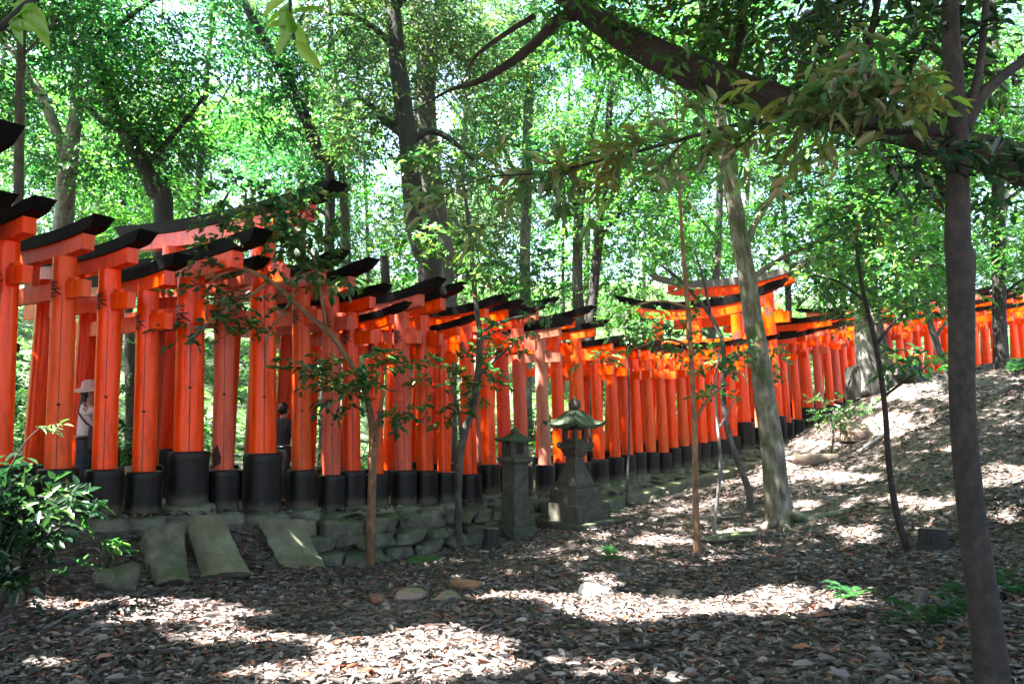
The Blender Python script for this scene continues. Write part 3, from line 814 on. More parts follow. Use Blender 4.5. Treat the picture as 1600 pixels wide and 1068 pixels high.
def spray(O, A, N, ln, k, leaf, rs, droop=0.25, wr=0.45, jit=0.3):
    """twigs at O running along A, k leaves alternating on both sides"""
    m = len(O); A = norm(A); S = norm(np.cross(A, N)); N = np.cross(S, A)
    u = (np.arange(k) + 0.6) / k
    ln = np.broadcast_to(np.asarray(ln, float), (m,))
    C = O[:, None] + A[:, None] * (u[None, :, None] * ln[:, None, None]) - np.array([0, 0, 1.0]) * (droop * (u ** 2)[None, :, None] * ln[:, None, None])
    sd = np.where(np.arange(k) % 2 == 0, 1.0, -1.0)[None, :, None]
    al = R(48) + rs.normal(0, 0.25, (m, k, 1)) - 0.5 * u[None, :, None]
    D = A[:, None] * np.cos(al) + S[:, None] * sd * np.sin(al) + rs.normal(0, jit, (m, k, 3)) - np.array([0, 0, 0.22])
    NN = N[:, None] + rs.normal(0, jit * 1.1, (m, k, 3))
    L = leaf * rs.uniform(0.5, 1.42, (m, k)); W = L * wr * rs.uniform(0.8, 1.15, (m, k))
    return C.reshape(-1, 3), D.reshape(-1, 3), norm(NN.reshape(-1, 3)), L.ravel(), W.ravel()

def blob_points(blobs, m, rs, shell=2.4):
    """points in ellipsoids (cx,cy,cz,rx,ry,rz)"""
    B = np.asarray(blobs, float); vol = B[:, 3] * B[:, 4] * B[:, 5]; vol = vol ** 0.8
    i = rs.choice(len(B), m, p=vol / vol.sum())
    d = norm(rs.normal(0, 1, (m, 3))); r = rs.uniform(0, 1, (m, 1)) ** (1 / shell)
    return B[i, :3] + d * r * B[i, 3:], d, B[i]

def crown(parent, name, blobs, nclump, per, k, leaf, mat, seed, ln=0.45, flat=0.55, gaps=False, six=False, wr=0.45, droop=0.25):
    """clumps of leafy twigs scattered through ellipsoids"""
    rs = np.random.default_rng(seed)
    c, d, b = blob_points(blobs, nclump, rs)
    m = nclump * per
    c = np.repeat(c, per, 0); d = np.repeat(d, per, 0)
    A = rs.normal(0, 1, (m, 3)) * np.array([1, 1, flat * 0.6]) + d * 0.5
    O = c + rs.normal(0, 1, (m, 3)) * np.array([0.32, 0.32, 0.16]) * ln * 1.3
    N = np.array([0, 0, 1.0]) + rs.normal(0, 0.35, (m, 3)) + d * 0.25
    C, D, NN, L, W = spray(O, A, norm(N), ln * rs.uniform(0.6, 1.25, m), k, leaf, rs, droop, wr)
    return leaves(name, C, D, NN, L, W, mat, parent, six, gaps=gaps)

def pxblob(px, py, Y, rx, ry, ty=None):
    """ellipsoid from an ellipse on the photo at depth Y"""
    c = P(px, py, Y); s = Y / F
    return (c[0], c[1], c[2], rx * s, (ty if ty else max(rx, ry) * s * 0.8), ry * s)

def pxline(pts, Y):
    """pts (px, py, radius px[, Y]) -> points and radii"""
    q = []; r = []
    for a in pts:
        yy = a[3] if len(a) > 3 else Y
        q.append(P(a[0], a[1], yy)); r.append(a[2] * yy / F)
    return np.array(q), np.array(r)

def tree(name, label, cat, pts, Y, mat, limbs=(), group=None, flare=0.5, bmp=0.05, sink=0.25, n=12, part='trunk', seed=0):
    """trunk from photo polyline (first point is the foot), limbs as parts"""
    q, r = pxline(pts, Y)
    foot = q[0].copy(); zg = gz(foot[0], foot[1])
    if abs(foot[2] - zg) > 0.08 and foot[2] > zg:   # bring the foot down to the ground
        q = np.concatenate([[np.array([foot[0], foot[1], zg - sink])], q]); r = np.concatenate([[r[0] * 1.1], r])
    else:
        q[0][2] = min(q[0][2], zg) - sink * 0.4
    root = empty(name, (q[0][0], q[0][1], zg), label, cat, group)
    mb = MB(); mb.tube(q, r, n, 5, bmp, seed, flare)
    mb.build(part, mat, root)
    for k, lb in enumerate(limbs):
        lq, lr = pxline(lb, Y)
        mb = MB(); mb.tube(lq, lr, 8, 4, bmp, seed + k + 1)
        mb.build('limb', mat, root)
    return root

# ------------------------------------------------------------------ stone wall, kerb, buttresses
def along(pxv, out):
    p, t, s = line_at(pxv); n = np.array([t[1], -t[0]])
    return p + n * out, t, s

rs = np.random.default_rng(3)
mb = MB(); sd = 0
s0, s1 = line_at(452)[2], line_at(1178)[2]
ss = s0
rows_s = [s0 + rs.uniform(0, .2) for _ in range(4)]
for row in range(4):
    s_ = rows_s[row]
    while s_ < s1:
        wdt = rs.uniform(0.30, 0.62) if row != 3 else rs.uniform(.35, .8)
        i = np.interp(s_ + wdt / 2, LS, np.arange(len(LS))); i0 = int(i)
        p = LINE[i0]; t = LT[i0]; n = np.array([t[1], -t[0]])
        far_part = s_ > line_at(925)[2]
        zt = float(path_z(s_)) - 0.14
        off = 0.40 + row * (0.06 if not far_part else 0.24)
        q = p + n * off
        zg = float(front_z(q[0], q[1]))
        hh = (zt - zg + 0.25) / 4
        hh = max(hh, 0.10)
        zc = zt - (row + 0.5) * hh * (1 if not far_part else 0.8) + rs.normal(0, 0.025)
        ang = math.atan2(t[1], t[0]) + rs.normal(0, 0.10)
        mb.rock((q[0], q[1], zc), (wdt * 0.54, 0.22 + rs.uniform(0, .05), hh * rs.uniform(0.52, 0.70)), sd, ang, 11, 7, 0.34, 0.42)
        sd += 1
        s_ += wdt * rs.uniform(0.92, 1.0)
o = mb.build('retaining_wall', M['wall'], angle=28); tag(o, 'low rough stone retaining wall with moss holding up the gate path', 'retaining wall')

mb = MB()
kp = [P(905, 812, 15.6), P(960, 801, 16.6), P(1020, 784, 17.9), P(1080, 766, 19.1), P(1140, 749, 20.4), P(1196, 733, 21.6)]
ring = []
v = []; 
for i, q in enumerate(kp):
    t = (kp[min(i + 1, 5)] - kp[max(i - 1, 0)]); t[2] = 0; t /= np.linalg.norm(t); n = np.array([-t[1], t[0], 0])
    h = 0.30 - 0.01 * i
    for a, z in ((0, -0.2), (0.0, h - 0.03), (0.03, h), (0.27, h), (0.30, h - 0.03), (0.3, -0.2)):
        v.append(q + n * (a + rs.normal(0, 0.008)) + np.array([0, 0, z + rs.normal(0, 0.008)]))
f = []
for i in range(5):
    for j in range(5): f.append((i * 6 + j, i * 6 + j + 1, (i + 1) * 6 + j + 1, (i + 1) * 6 + j))
f.append((0, 1, 2, 3, 4, 5)); f.append(tuple(30 + j for j in range(6))[::-1])
mb.add(v, f)
o = mb.build('stone_kerb', M['wall'], angle=40); tag(o, 'long low mossy stone kerb running from the large lantern up to the pale tree', 'kerb')

def slab(name, label, tl, tr, br, bl, thick=0.35, curve=0.12, mat='concrete'):
    a, b, c, d = [P(*q) for q in (tl, tr, br, bl)]
    n = np.cross(b - a, d - a); n /= np.linalg.norm(n)
    if n[1] > 0: n = -n
    N_ = 8; v = []; f = []
    for i in range(N_ + 1):
        for j in range(N_ + 1):
            u, w_ = j / N_, i / N_
            q = (a * (1 - u) + b * u) * (1 - w_) + (d * (1 - u) + c * u) * w_
            q = q - n * curve * math.sin(math.pi * w_) * 1.0 + n * 0.03 * math.sin(math.pi * u) * (0.4 + w_) - n * .02 * (abs(2 * u - 1) ** 8) + rs.normal(0, 0.006, 3)
            v.append(q)
    W_ = N_ + 1
    for i in range(N_):
        for j in range(N_): f.append((i * W_ + j, (i + 1) * W_ + j, (i + 1) * W_ + j + 1, i * W_ + j + 1))
    m_ = len(v)
    edge = [j for j in range(W_)] + [i * W_ + N_ for i in range(1, W_)] + [N_ * W_ + j for j in range(N_ - 1, -1, -1)] + [i * W_ for i in range(N_ - 1, 0, -1)]
    for e in edge: v.append(v[e] - n * thick)
    k = len(edge)
    for i in range(k): f.append((edge[i], edge[(i + 1) % k], m_ + (i + 1) % k, m_ + i))
    mb = MB(); mb.add(v, f); o = mb.build(name, M[mat], angle=50)
    return tag(o, label, 'buttress', 'concrete buttresses under the gates')
slab('concrete_buttress', 'pale green streaked concrete buttress under the thick gate with the double base stone', (292, 806, 9.2), (350, 804, 9.35), (392, 892, 8.95), (314, 900, 8.8))
slab('concrete_buttress', 'slanting yellowish concrete slab under the tallest gate pillar', (404, 813, 9.95), (476, 810, 10.1), (512, 886, 9.72), (446, 888, 9.52))
slab('concrete_buttress', 'dark brown mossy concrete buttress next to the leafy shrub', (228, 822, 8.6), (290, 818, 8.85), (298, 905, 8.5), (244, 912, 8.35), mat='wall')

# ------------------------------------------------------------------ lanterns
def sq_roof(mb, c, R_, z_e, z_t, r_t, rot, lift, thick, nside=10, rings=7, power=1.7):
    c = np.asarray(c, float); v = []; f = []
    n = 4 * nside
    def ringpts(R1, z, lf):
        out = []
        for sd in range(4):
            a0 = rot + sd * math.pi / 2; a1 = a0 + math.pi / 2
            p0 = np.array([math.cos(a0), math.sin(a0)]) * R1; p1 = np.array([math.cos(a1), math.sin(a1)]) * R1
            for k in range(nside):
                t = k / nside; q = p0 * (1 - t) + p1 * t
                q = q * (1 - 0.06 * math.sin(math.pi * t) * (R1 / R_))
                out.append((q[0], q[1], z + lf * abs(2 * t - 1) ** 3))
        return out
    for i in range(rings + 1):
        u = i / rings
        v += ringpts(r_t + (R_ - r_t) * u, z_t - (z_t - z_e) * (1 - (1 - u) ** power), lift * u ** 2.5)
    v += ringpts(R_ * 0.985, z_e - thick, lift)
    v += ringpts(R_ * 0.40, z_e - thick * 0.7, 0)
    m = rings + 3
    for i in range(m - 1):
        for j in range(n): f.append((i * n + j, i * n + (j + 1) % n, (i + 1) * n + (j + 1) % n, (i + 1) * n + j))
    f.append(tuple(range(n))[::-1]); f.append(tuple((m - 1) * n + j for j in range(n)))
    mb.add(np.array(v) + c, [q[::-1] for q in f])

def firebox(mb, c, side, h, rot, open_=0.55, wall=0.06):
    """square box with a window through every face"""
    c = np.asarray(c, float); rm = Matrix.Rotation(rot, 3, 'Z')
    hw = side / 2; o2 = side * open_ / 2
    z1, z2 = h * 0.20, h * 0.82
    for sx in (-1, 1):
        for sy in (-1, 1):
            q = rm @ Vector((sx * (hw + o2) / 2, sy * (hw + o2) / 2, h / 2)); mb.box(c + np.array(q), (hw - o2, hw - o2, h), rm)
    for z0, zz in ((0.003, z1), (z2, h - 0.003)):
        q = rm @ Vector((0, 0, (z0 + zz) / 2)); mb.box(c + np.array(q), (side * 0.985, side * 0.985, zz - z0), rm)

LC = P(899, 818, 14.5); zl = LC[2]
root = empty('stone_lantern', (LC[0], LC[1], zl), 'large mossy stone lantern with flared roof on a stepped square base', 'stone lantern')
x, y = LC[0], LC[1]; rot = R(45 - 48)
def zz(py): return 2.0 - (py - 640) / 79.3
def lpart(name, prof, rt=rot, mat='lantern', n=4, angle=35):
    mb = MB(); mb.lathe((x, y, 0), prof, n, rt); return mb.build(name, M[mat], root, angle=angle)
lpart('base_step', [(0.98, zl - 0.3), (0.98, zl + 0.09), (0.96, zl + 0.11)])
lpart('base_step', [(0.68, zl + 0.11), (0.67, zz(784)), (0.655, zz(781))])
lpart('plinth', [(0.50, zz(781)), (0.485, zz(763)), (0.45, zz(758)), (0.40, zz(757))])
lpart('shaft', [(0.365, zz(757)), (0.37, zz(752)), (0.33, zz(746)), (0.265, zz(737)), (0.215, zz(727)), (0.185, zz(718)), (0.172, zz(711))])
lpart('platform', [(0.20, zz(711)), (0.225, zz(709)), (0.225, zz(706)), (0.27, zz(703.5)), (0.27, zz(701)), (0.345, zz(698)), (0.37, zz(695)), (0.37, zz(691)), (0.34, zz(689.5))])
mb = MB(); firebox(mb, (x, y, zz(689.5)), 0.345, zz(667) - zz(689.5), rot + R(45)); mb.build('firebox', M['lantern'], root, smooth=False)
mb = MB(); sq_roof(mb, (x, y, 0), 0.63, zz(663), zz(641), 0.17, rot, 0.10, 0.065); mb.build('roof', M['lanternmoss'], root, angle=40)
lpart('finial', [(0.09, zz(641.5)), (0.085, zz(639)), (0.12, zz(636)), (0.125, zz(631)), (0.10, zz(626.5)), (0.05, zz(623.5)), (0.02, zz(621)), (0.004, zz(619.5))], 0, 'lantern', 16)

LC = P(805, 824, 13.5); zl = LC[2]; x, y = LC[0], LC[1]; rot = R(45 + 28)
root = empty('stone_lantern', (x, y, zl), 'small stone post lantern with a pyramid cap, standing beside the larger lantern', 'stone lantern')
def zz(py): return 2.0 - (py - 640) / 85.2
lpart('base_step', [(0.40, zl - 0.25), (0.39, zl + 0.03), (0.30, zl + 0.06)])
lpart('post', [(0.25, zl + 0.05), (0.235, zz(724)), (0.23, zz(722))])
lpart('platform', [(0.27, zz(722)), (0.335, zz(718)), (0.335, zz(714)), (0.30, zz(712))])
mb = MB(); firebox(mb, (x, y, zz(712)), 0.36, zz(686) - zz(712), rot + R(45), 0.42); mb.build('firebox', M['lantern'], root, smooth=False)
mb = MB(); sq_roof(mb, (x, y, 0), 0.40, zz(686), zz(675), 0.08, rot, 0.03, 0.04); mb.build('roof', M['lanternmoss'], root, angle=40)
lpart('finial', [(0.075, zz(676)), (0.085, zz(673)), (0.07, zz(670)), (0.02, zz(667)), (0.004, zz(666.5))], 0, 'lantern', 14)

# ------------------------------------------------------------------ stumps, logs, stones
def stump(name, label, px, py, Y, w, h, mat='bark_dark', seed=1, cut='brown_stone'):
    q = P(px, py, Y); z = gz(q[0], q[1]); q[2] = z
    root = empty(name, q, label, 'stump'); rr = w * Y / F / 2; hh = h * Y / F
    mb = MB(); mb.tube([q + [0, 0, -0.15], q + [0, 0, hh * .35], q + [0.01, 0, hh * .7], q + [0.015, 0.01, hh]], [rr * 1.15, rr * 1.03, rr, rr * 0.97], 18, 4, 0.06, seed, 0.25)
    mb.build('bark', M[mat], root, angle=60)
    mb = MB(); mb.lathe((q[0] + .015, q[1] + .01, q[2] + hh), [(rr * 0.93, -0.01), (rr * 0.92, 0.006), (rr * .4, 0.012)], 18); mb.build('cut_top', M[cut], root)
stump('tree_stump', 'short dark stump in front of the small stone lantern', 766, 855, 12.6, 24, 32, 'bark_dark', 1)
stump('tree_stump', 'broad dark stump on the slope beside the near reddish trunk', 1458, 856, 8.9, 38, 34, 'bark_dark', 2)
stump('tree_stump', 'thin sawn stake stump among ferns beside the sunny patch', 1440, 990, 6.1, 18, 26, 'bark_grey', 3)

q = P(733, 915, 8.8); q[2] = gz(q[0], q[1]) + 0.05
root = empty('short_log', q, 'short sawn brown log with one pale end lying in the leaves', 'log')
ax = np.array([0.9, -0.25, -0.05]); ax /= np.linalg.norm(ax)
mb = MB(); mb.tube([q - ax * .19, q - ax * .06, q + ax * .06, q + ax * .17], [.065, .075, .075, .07], 14, 3, 0.08, 5); mb.build('bark', M['bark_tan'], root)
mb = MB(); e1 = np.array([0, 0, 1.0]); e2 = np.cross(ax, e1); c0 = q + ax * .175
mb.add([c0 + (e1 * math.cos(a) + e2 * math.sin(a)) * .062 for a in np.linspace(0, 6.28, 15)[:-1]], [tuple(range(14))]); mb.build('cut_end', M['pale_stone'], root)

def stone(name, label, px, py, Y, sx, sy, sz, mat, seed, rot=0, up=0.3):
    big = name == 'boulder'
    q = P(px, py, Y); q[2] = gz(q[0], q[1]) + sz * up
    mb = MB(); mb.rock(q, (sx, sy, sz), seed, rot, 12, 8, 0.38 if big else 0.24, 0.55 if big else 0.6); o = mb.build(name, M[mat], None, origin=q, angle=30)
    return tag(o, label, 'stone')
stone('field_stone', 'grey angular stone half buried in leaves beside the red clay lump', 640, 945, 8.0, .16, .13, .09, 'brown_stone', 4)
stone('field_stone', 'flat grey brown stone lying below the short log', 700, 950, 8.0, .14, .10, .07, 'brown_stone', 5, 0.6)
stone('field_stone', 'small red clay lump with green moss on top', 592, 950, 7.9, .085, .07, .055, 'red_stone', 6)
stone('field_stone', 'bright pale stone catching the sun at the edge of the long sunny strip', 932, 922, 8.3, .18, .13, .09, 'pale_stone', 8)
stone('field_stone', 'small dark stone beside the bright pale stone', 1050, 920, 8.3, .12, .09, .05, 'brown_stone', 9)
stone('boulder', 'mossy boulder beneath the dark leafy shrub', 185, 900, 8.3, .22, .18, .15, 'wall', 10, 0.3, 0.2)
stone('boulder', 'dark rounded boulder at the left foot of the rooted tree', 1342, 606, 20.6, .42, .40, .62, 'dark_stone', 12, 0.2, 0.35)
stone('boulder', 'dark upright boulder wedged against the rooted tree trunk', 1374, 610, 19.9, .36, .36, .5, 'dark_stone', 13, 0.9, 0.3)
stone('boulder', 'low dark boulder on the hill crest next to the rooted tree', 1418, 606, 19.8, .55, .4, .30, 'dark_stone', 14, 0.1, 0.4)
stone('boulder', 'flat pale boulder among the roots by the path edge', 1345, 660, 17.6, .75, .5, .22, 'brown_stone', 15, 0.4, 0.3)
stone('boulder', 'low mossy boulder between the thin saplings and the pale tree', 1140, 828, 11.9, .38, .22, .10, 'wall', 16, 0.2, 0.3)
stone('fallen_branch', 'thick broken branch piece lying on the slope below the rooted tree', 1290, 708, 16.6, .85, .12, .12, 'brown_stone', 17, 0.1, 0.5)['category'] = 'fallen branch'

# fallen twigs: thin sticks on the leaves
def stick(label, a, b, Y1, Y2, r, mat='bark_grey', bend=0.05):
    p, q = P(*a, Y1), P(*b, Y2); pts = []
    for t in np.linspace(0, 1, 5):
        c = p * (1 - t) + q * t; c[0] += rs.normal(0, bend); c[1] += rs.normal(0, bend); c[2] = gz(c[0], c[1]) + r * 1.6 + 0.02 * math.sin(t * 3.1); pts.append(c)
    mb = MB(); mb.tube(pts, [r, r, r * .9, r * .7, r * .4], 7, 3, 0.1, int(a[0])); o = mb.build('fallen_stick', M[mat]); tag(o, label, 'stick')
stick('long pale stick lying beside the sunny leaf patch at the left', (60, 1000), (245, 925), 6.3, 7.9, .013, 'bark_white')
stick('dark stick lying in the leaf litter below the red clay lump', (380, 1020), (560, 945), 5.9, 7.9, .014, 'bark_dark')
stick('forked dark stick across the sunny strip', (1190, 945), (1270, 962), 7.0, 6.7, .018, 'bark_dark', .02)
stick('thin grey stick sloping up behind the near reddish trunk', (1500, 830), (1590, 790), 9.0, 10.0, .016, 'bark_dark')
stick('pale stick on the slope near the flat pale boulder', (1340, 690), (1400, 668), 16.2, 17.0, .04, 'bark_white')
stick('pale fallen stick beside the thin white sapling', (1085, 800), (1160, 812), 14.4, 13.8, .025, 'bark_white')
stick('dark stick in the middle of the slope', (1280, 905), (1390, 880), 7.8, 8.6, .012, 'bark_dark')
stick('short grey stick in front of the mossy boulder', (220, 925), (330, 915), 8.0, 8.2, .012)

# ------------------------------------------------------------------ people
def skin_obj(name, J, E, mat, parent, sub=2):
    me = bpy.data.meshes.new(name); me.from_pydata([j[:3] for j in J], E, []); o = bpy.data.objects.new(name, me); link(o); o.parent = parent
    md = o.modifiers.new('Skin', 'SKIN'); md.use_smooth_shade = True
    for i, j in enumerate(J):
        sv = me.skin_vertices[0].data[i]; sv.radius = (j[3], j[4] if len(j) > 4 else j[3]); sv.use_root = (i == 0)
    o.modifiers.new('Sub', 'SUBSURF').levels = sub; o.modifiers['Sub'].render_levels = sub
    me.materials.append(mat); return o

def person(loc, heading, label, arms, mats, hat, long_hair, bag):
    root = empty('person', loc, label, 'person', None, heading); root['_local'] = 1
    J = [(0, 0, .90, .13, .10), (0, 0, 1.06, .115, .09), (0, .01, 1.24, .14, .10), (0, 0, 1.37, .06), (0, .015, 1.425, .048), (0, .035, 1.50, .072, .08), (0, .025, 1.575, .072, .085)]
    E = [(0, 1), (1, 2), (2, 3), (3, 4), (4, 5), (5, 6)]
    for sg, (el, wr, hd) in zip((-1, 1), arms):
        b = len(J)
        J += [(sg * .155, 0, 1.335, .05), (*el, .040), (*wr, .028), (*hd, .030, .018)]
        E += [(2, b), (b, b + 1), (b + 1, b + 2), (b + 2, b + 3)]
        h = Vector(hd); dr = (h - Vector(wr)).normalized(); sd = Vector((1, 0, 0)) if abs(dr.x) < .8 else Vector((0, 1, 0)); sd = (sd - dr * sd.dot(dr)).normalized(); nn = dr.cross(sd)
        for k, (off, ln) in enumerate(((-.028, .055), (-.010, .068), (.009, .064), (.027, .050))):
            c = len(J); r0 = h + dr * .03 + sd * off; r1 = r0 + dr * ln * .55 + nn * .006; r2 = r1 + dr * ln * .3 + nn * .022
            J += [(*r0, .010), (*r1, .009), (*r2, .008)]; E += [(b + 3, c), (c, c + 1), (c + 1, c + 2)]
        c = len(J); r0 = h - dr * .01 + sd * .036; r1 = r0 + sd * .02 + dr * .035; J += [(*r0, .011), (*r1, .009)]; E += [(b + 3, c), (c, c + 1)]
    for sg, step in ((-1, .06), (1, -.05)):
        b = len(J)
        J += [(sg * .085, 0, .82, .085), (sg * .09, .02 + step, .47, .058), (sg * .09, step * 1.3 - .02, .09, .04), (sg * .1, step * 1.3 + .1, .035, .034)]
        E += [(0, b), (b, b + 1), (b + 1, b + 2), (b + 2, b + 3)]
    skin_obj('body', J, E, M['skin'], root)
    JS = [(0, 0, .86, .165, .125), (0, 0, 1.06, .14, .115), (0, .01, 1.24, .16, .12), (0, 0, 1.375, .075)]; ES = [(0, 1), (1, 2), (2, 3)]
    for sg, (el, wr, hd) in zip((-1, 1), arms):
        b = len(JS); m_ = [(.155 * sg * .35 + el[0] * .65), el[1] * .65, 1.335 * .35 + el[2] * .65]
        JS += [(sg * .15, 0, 1.335, .07), (*m_, .064)]; ES += [(2, b), (b, b + 1)]
    skin_obj('shirt', JS, ES, M[mats[0]], root)
    JT = [(0, 0, .90, .15, .115), (0, 0, 1.0, .145, .11)]; ET = [(0, 1)]
    for sg, step in ((-1, .06), (1, -.05)):
        b = len(JT); JT += [(sg * .088, 0, .80, .10), (sg * .09, .02 + step, .47, .075), (sg * .09, step * 1.3 - .02, .10, .06)]; ET += [(0, b), (b, b + 1), (b + 1, b + 2)]
    skin_obj('trousers', JT, ET, M[mats[1]], root)
    mb = MB(); mb.lathe((0, 0, .93), [(.158, -.02), (.162, 0), (.158, .02)], 20); mb.v[0][:, 1] *= .78; mb.build('belt', M['device'], root)
    for sg, step in ((-1, .06), (1, -.05)):
        mb = MB(); mb.rock((sg * .095, step * 1.3 + .05, .04), (.05, .135, .05), 2, 0, 12, 8, 0.04, .7); mb.build('shoe', M['device'], root)
    # head: hair, face
    mb = MB(); mb.rock((0, -.005, 1.55), (.085, .09, .105), 21, 0, 16, 10, 0.05, .9)
    if long_hair: mb.rock((0, -.045, 1.43), (.075, .045, .13), 22, 0, 14, 9, 0.06, .8)
    mb.build('hair', M['hair'], root)
    for sg in (-1, 1):
        mb = MB(); mb.rock((sg * .03, .108, 1.525), (.012, .008, .008), 1, 0, 8, 6, 0, 1); mb.build('eye', M['device'], root)
        mb = MB(); mb.rock((sg * .078, .03, 1.515), (.012, .022, .032), 1, 0, 8, 6, 0.1, 1); mb.build('ear', M['skin'], root)
    mb = MB(); mb.rock((0, .122, 1.50), (.013, .018, .022), 1, 0, 8, 6, 0, 1); mb.build('nose', M['skin'], root)
    mb = MB(); mb.rock((0, .112, 1.465), (.024, .008, .006), 1, 0, 8, 6, 0, 1); mb.build('mouth', M['bag'], root)
    if hat:
        mb = MB(); n = 28
        prof = [(.19, -.045), (.165, -.02), (.115, .012), (.108, .03), (.105, .075), (.09, .105), (.05, .122), (.004, .125)]
        mb.lathe((0, .02, 1.585), prof, n); v = mb.v[0]; d = np.hypot(v[:, 0], v[:, 1] - .02)
        v[:, 2] += np.where(d > .13, .012 * np.sin(np.arctan2(v[:, 1], v[:, 0]) * 3), 0); v[:, 1] += np.where((d > .13) & (v[:, 1] > 0), .03, 0)
        mb.build('sun_hat', M['hat'], root)
    if bag:
        mb = MB(); mb.box((.17, .17, .93), (.09, .24, .28)); mb.build('shoulder_bag', M['bag'], root, smooth=False)
        mb = MB(); pts = [(-.12, .10, 1.30), (-.07, -.02, 1.42), (.03, -.075, 1.37), (.15, -.07, 1.25), (.205, .02, 1.13), (.20, .12, 1.05)]
        mb.tube(pts, [.013] * 6, 8, 5); mb.build('bag_strap', M['bag'], root)
    return root

q = P(128, 790, 10.0); wz = float(path_z(line_query(np.array([q[0]]), np.array([q[1]]))[1][0])) - 0.035
person((q[0], q[1], wz), R(-66), 'woman in a pale sun hat, white shirt and jeans holding up a camera',
       [((-.19, .17, 1.20), (-.08, .235, 1.42), (-.05, .25, 1.48)), ((.20, .16, 1.20), (.09, .235, 1.42), (.055, .25, 1.48))], ('white_cloth', 'denim'), True, True, True)
cam_root = empty('camera', (q[0], q[1], wz), 'small black camera held up by the woman in the hat', 'camera', None, R(-66)); cam_root['_local'] = 1
mb = MB(); mb.box((0, .27, 1.515), (.12, .045, .075)); mb.build('housing', M['device'], cam_root, smooth=False)
mb = MB(); mb.lathe((0, 0, 0), [(.03, 0), (.03, .04), (.026, .05)], 16); v = mb.v[0].copy(); mb.v[0] = np.stack([v[:, 0], v[:, 2] + .293, v[:, 1] + 1.51], 1); mb.build('lens', M['device'], cam_root)

q = P(439, 776, 12.1); wz = float(path_z(line_query(np.array([q[0]]), np.array([q[1]]))[1][0])) - 0.035
person((q[0], q[1], wz), R(-30), 'dark haired man in a charcoal shirt half hidden behind the tallest gate pillar',
       [((-.22, .03, 1.10), (-.20, .14, .90), (-.19, .18, .82)), ((.22, .06, 1.10), (.17, .24, 1.02), (.14, .31, 1.02))], ('grey_cloth', 'device'), False, False, False)

# little things behind the gates at the left: short wooden posts
for k, (a, Y, lab) in enumerate([((203, 770), 10.9, 'short sawn grey timber post leaning behind the gates near the woman'), ((285, 745), 13.2, 'thin grey fence stake behind the thick gate pillar')]):
    q = P(*a, Y); z = gz(q[0], q[1]); mb = MB(); mb.tube([(q[0], q[1], z - .1), (q[0] + .02, q[1], z + .25), (q[0] - .02, q[1], z + .55)], [.075 - .03 * k] * 3, 9, 2, .05, k)
    o = mb.build('wooden_post', M['wood_post'], None, angle=50, origin=(q[0], q[1], z)); tag(o, lab, 'post')
# ------------------------------------------------------------------ trees in front
T = tree('slender_tree', 'near reddish brown slender tree trunk at the right, forking below the frame top', 'tree',
     [(1556, 1110, 26), (1538, 960, 23), (1519, 800, 19.5), (1504, 640, 18), (1502, 480, 18.5), (1501, 405, 21.5), (1497, 385, 19), (1496, 300, 17), (1494, 190, 16.5), (1487, 60, 13), (1484, -80, 12), (1480, -300, 9), (1470, -600, 5)], 4.2, M['bark_red'],
     [[(1503, 205, 13), (1535, 150, 10), (1568, 118, 8.5), (1612, 88, 7.5), (1700, 40, 5)], [(1512, 180, 10), (1528, 120, 7), (1537, 50, 6), (1545, -60, 5)],
      [(1492, 212, 7), (1440, 204, 6), (1390, 206, 5.5), (1330, 196, 5), (1270, 182, 4.5), (1200, 186, 4), (1130, 200, 3.5, 4.3), (1050, 222, 3, 4.4), (960, 246, 2.5, 4.5), (860, 268, 2, 4.6), (760, 276, 1.5, 4.6)],
      [(1494, 200, 6), (1440, 150, 5), (1380, 125, 4), (1300, 110, 3), (1230, 90, 2, 4.0)]], flare=0.2, bmp=0.045, n=16, seed=4)
# the leafy branch that reaches across the view: twigs with large leaves
rs = np.random.default_rng(41)
def branch_leaves(parent, name, pts, Y, nsp, leaf, mat, seed, ln=0.22, k=6, hang=0.5, spread=10, gaps=False, wr=0.4):
    rs = np.random.default_rng(seed)
    q, _ = pxline([(a[0], a[1], 1) + tuple(a[2:]) for a in pts], Y)
    L_ = np.concatenate([[0], np.cumsum(np.linalg.norm(np.diff(q, axis=0), axis=1))])
    s = rs.uniform(0, L_[-1], nsp)
    O = np.stack([np.interp(s, L_, q[:, i]) for i in range(3)], 1); O2 = np.stack([np.interp(s + .05, L_, q[:, i]) for i in range(3)], 1)
    t = norm(O2 - O + 1e-6)
    O = O + rs.normal(0, spread * Y / F, (nsp, 3)) * np.array([1, 1, .7])
    A = t * 0.7 + rs.normal(0, 0.6, (nsp, 3)) * np.array([1, 1, .5]) - np.array([0, 0, hang])
    N = np.array([0, 0, 1.0]) + rs.normal(0, .4, (nsp, 3))
    C, D, NN, L, W = spray(O, A, norm(N), ln * rs.uniform(.6, 1.2, nsp), k, leaf, rs, 0.2, wr, 0.35)
    return leaves(name, C, D, NN, L, W, mat, parent, True, gaps=gaps)
rs = np.random.default_rng(4242)
bq, _ = pxline([(1300, 190, 1), (1260, 182, 1), (1150, 195, 1, 4.3), (1050, 222, 1, 4.4), (960, 246, 1, 4.5), (860, 268, 1, 4.6), (700, 284, 1, 4.6)], 4.2)
tb = MB(); O_ = []; A_ = []
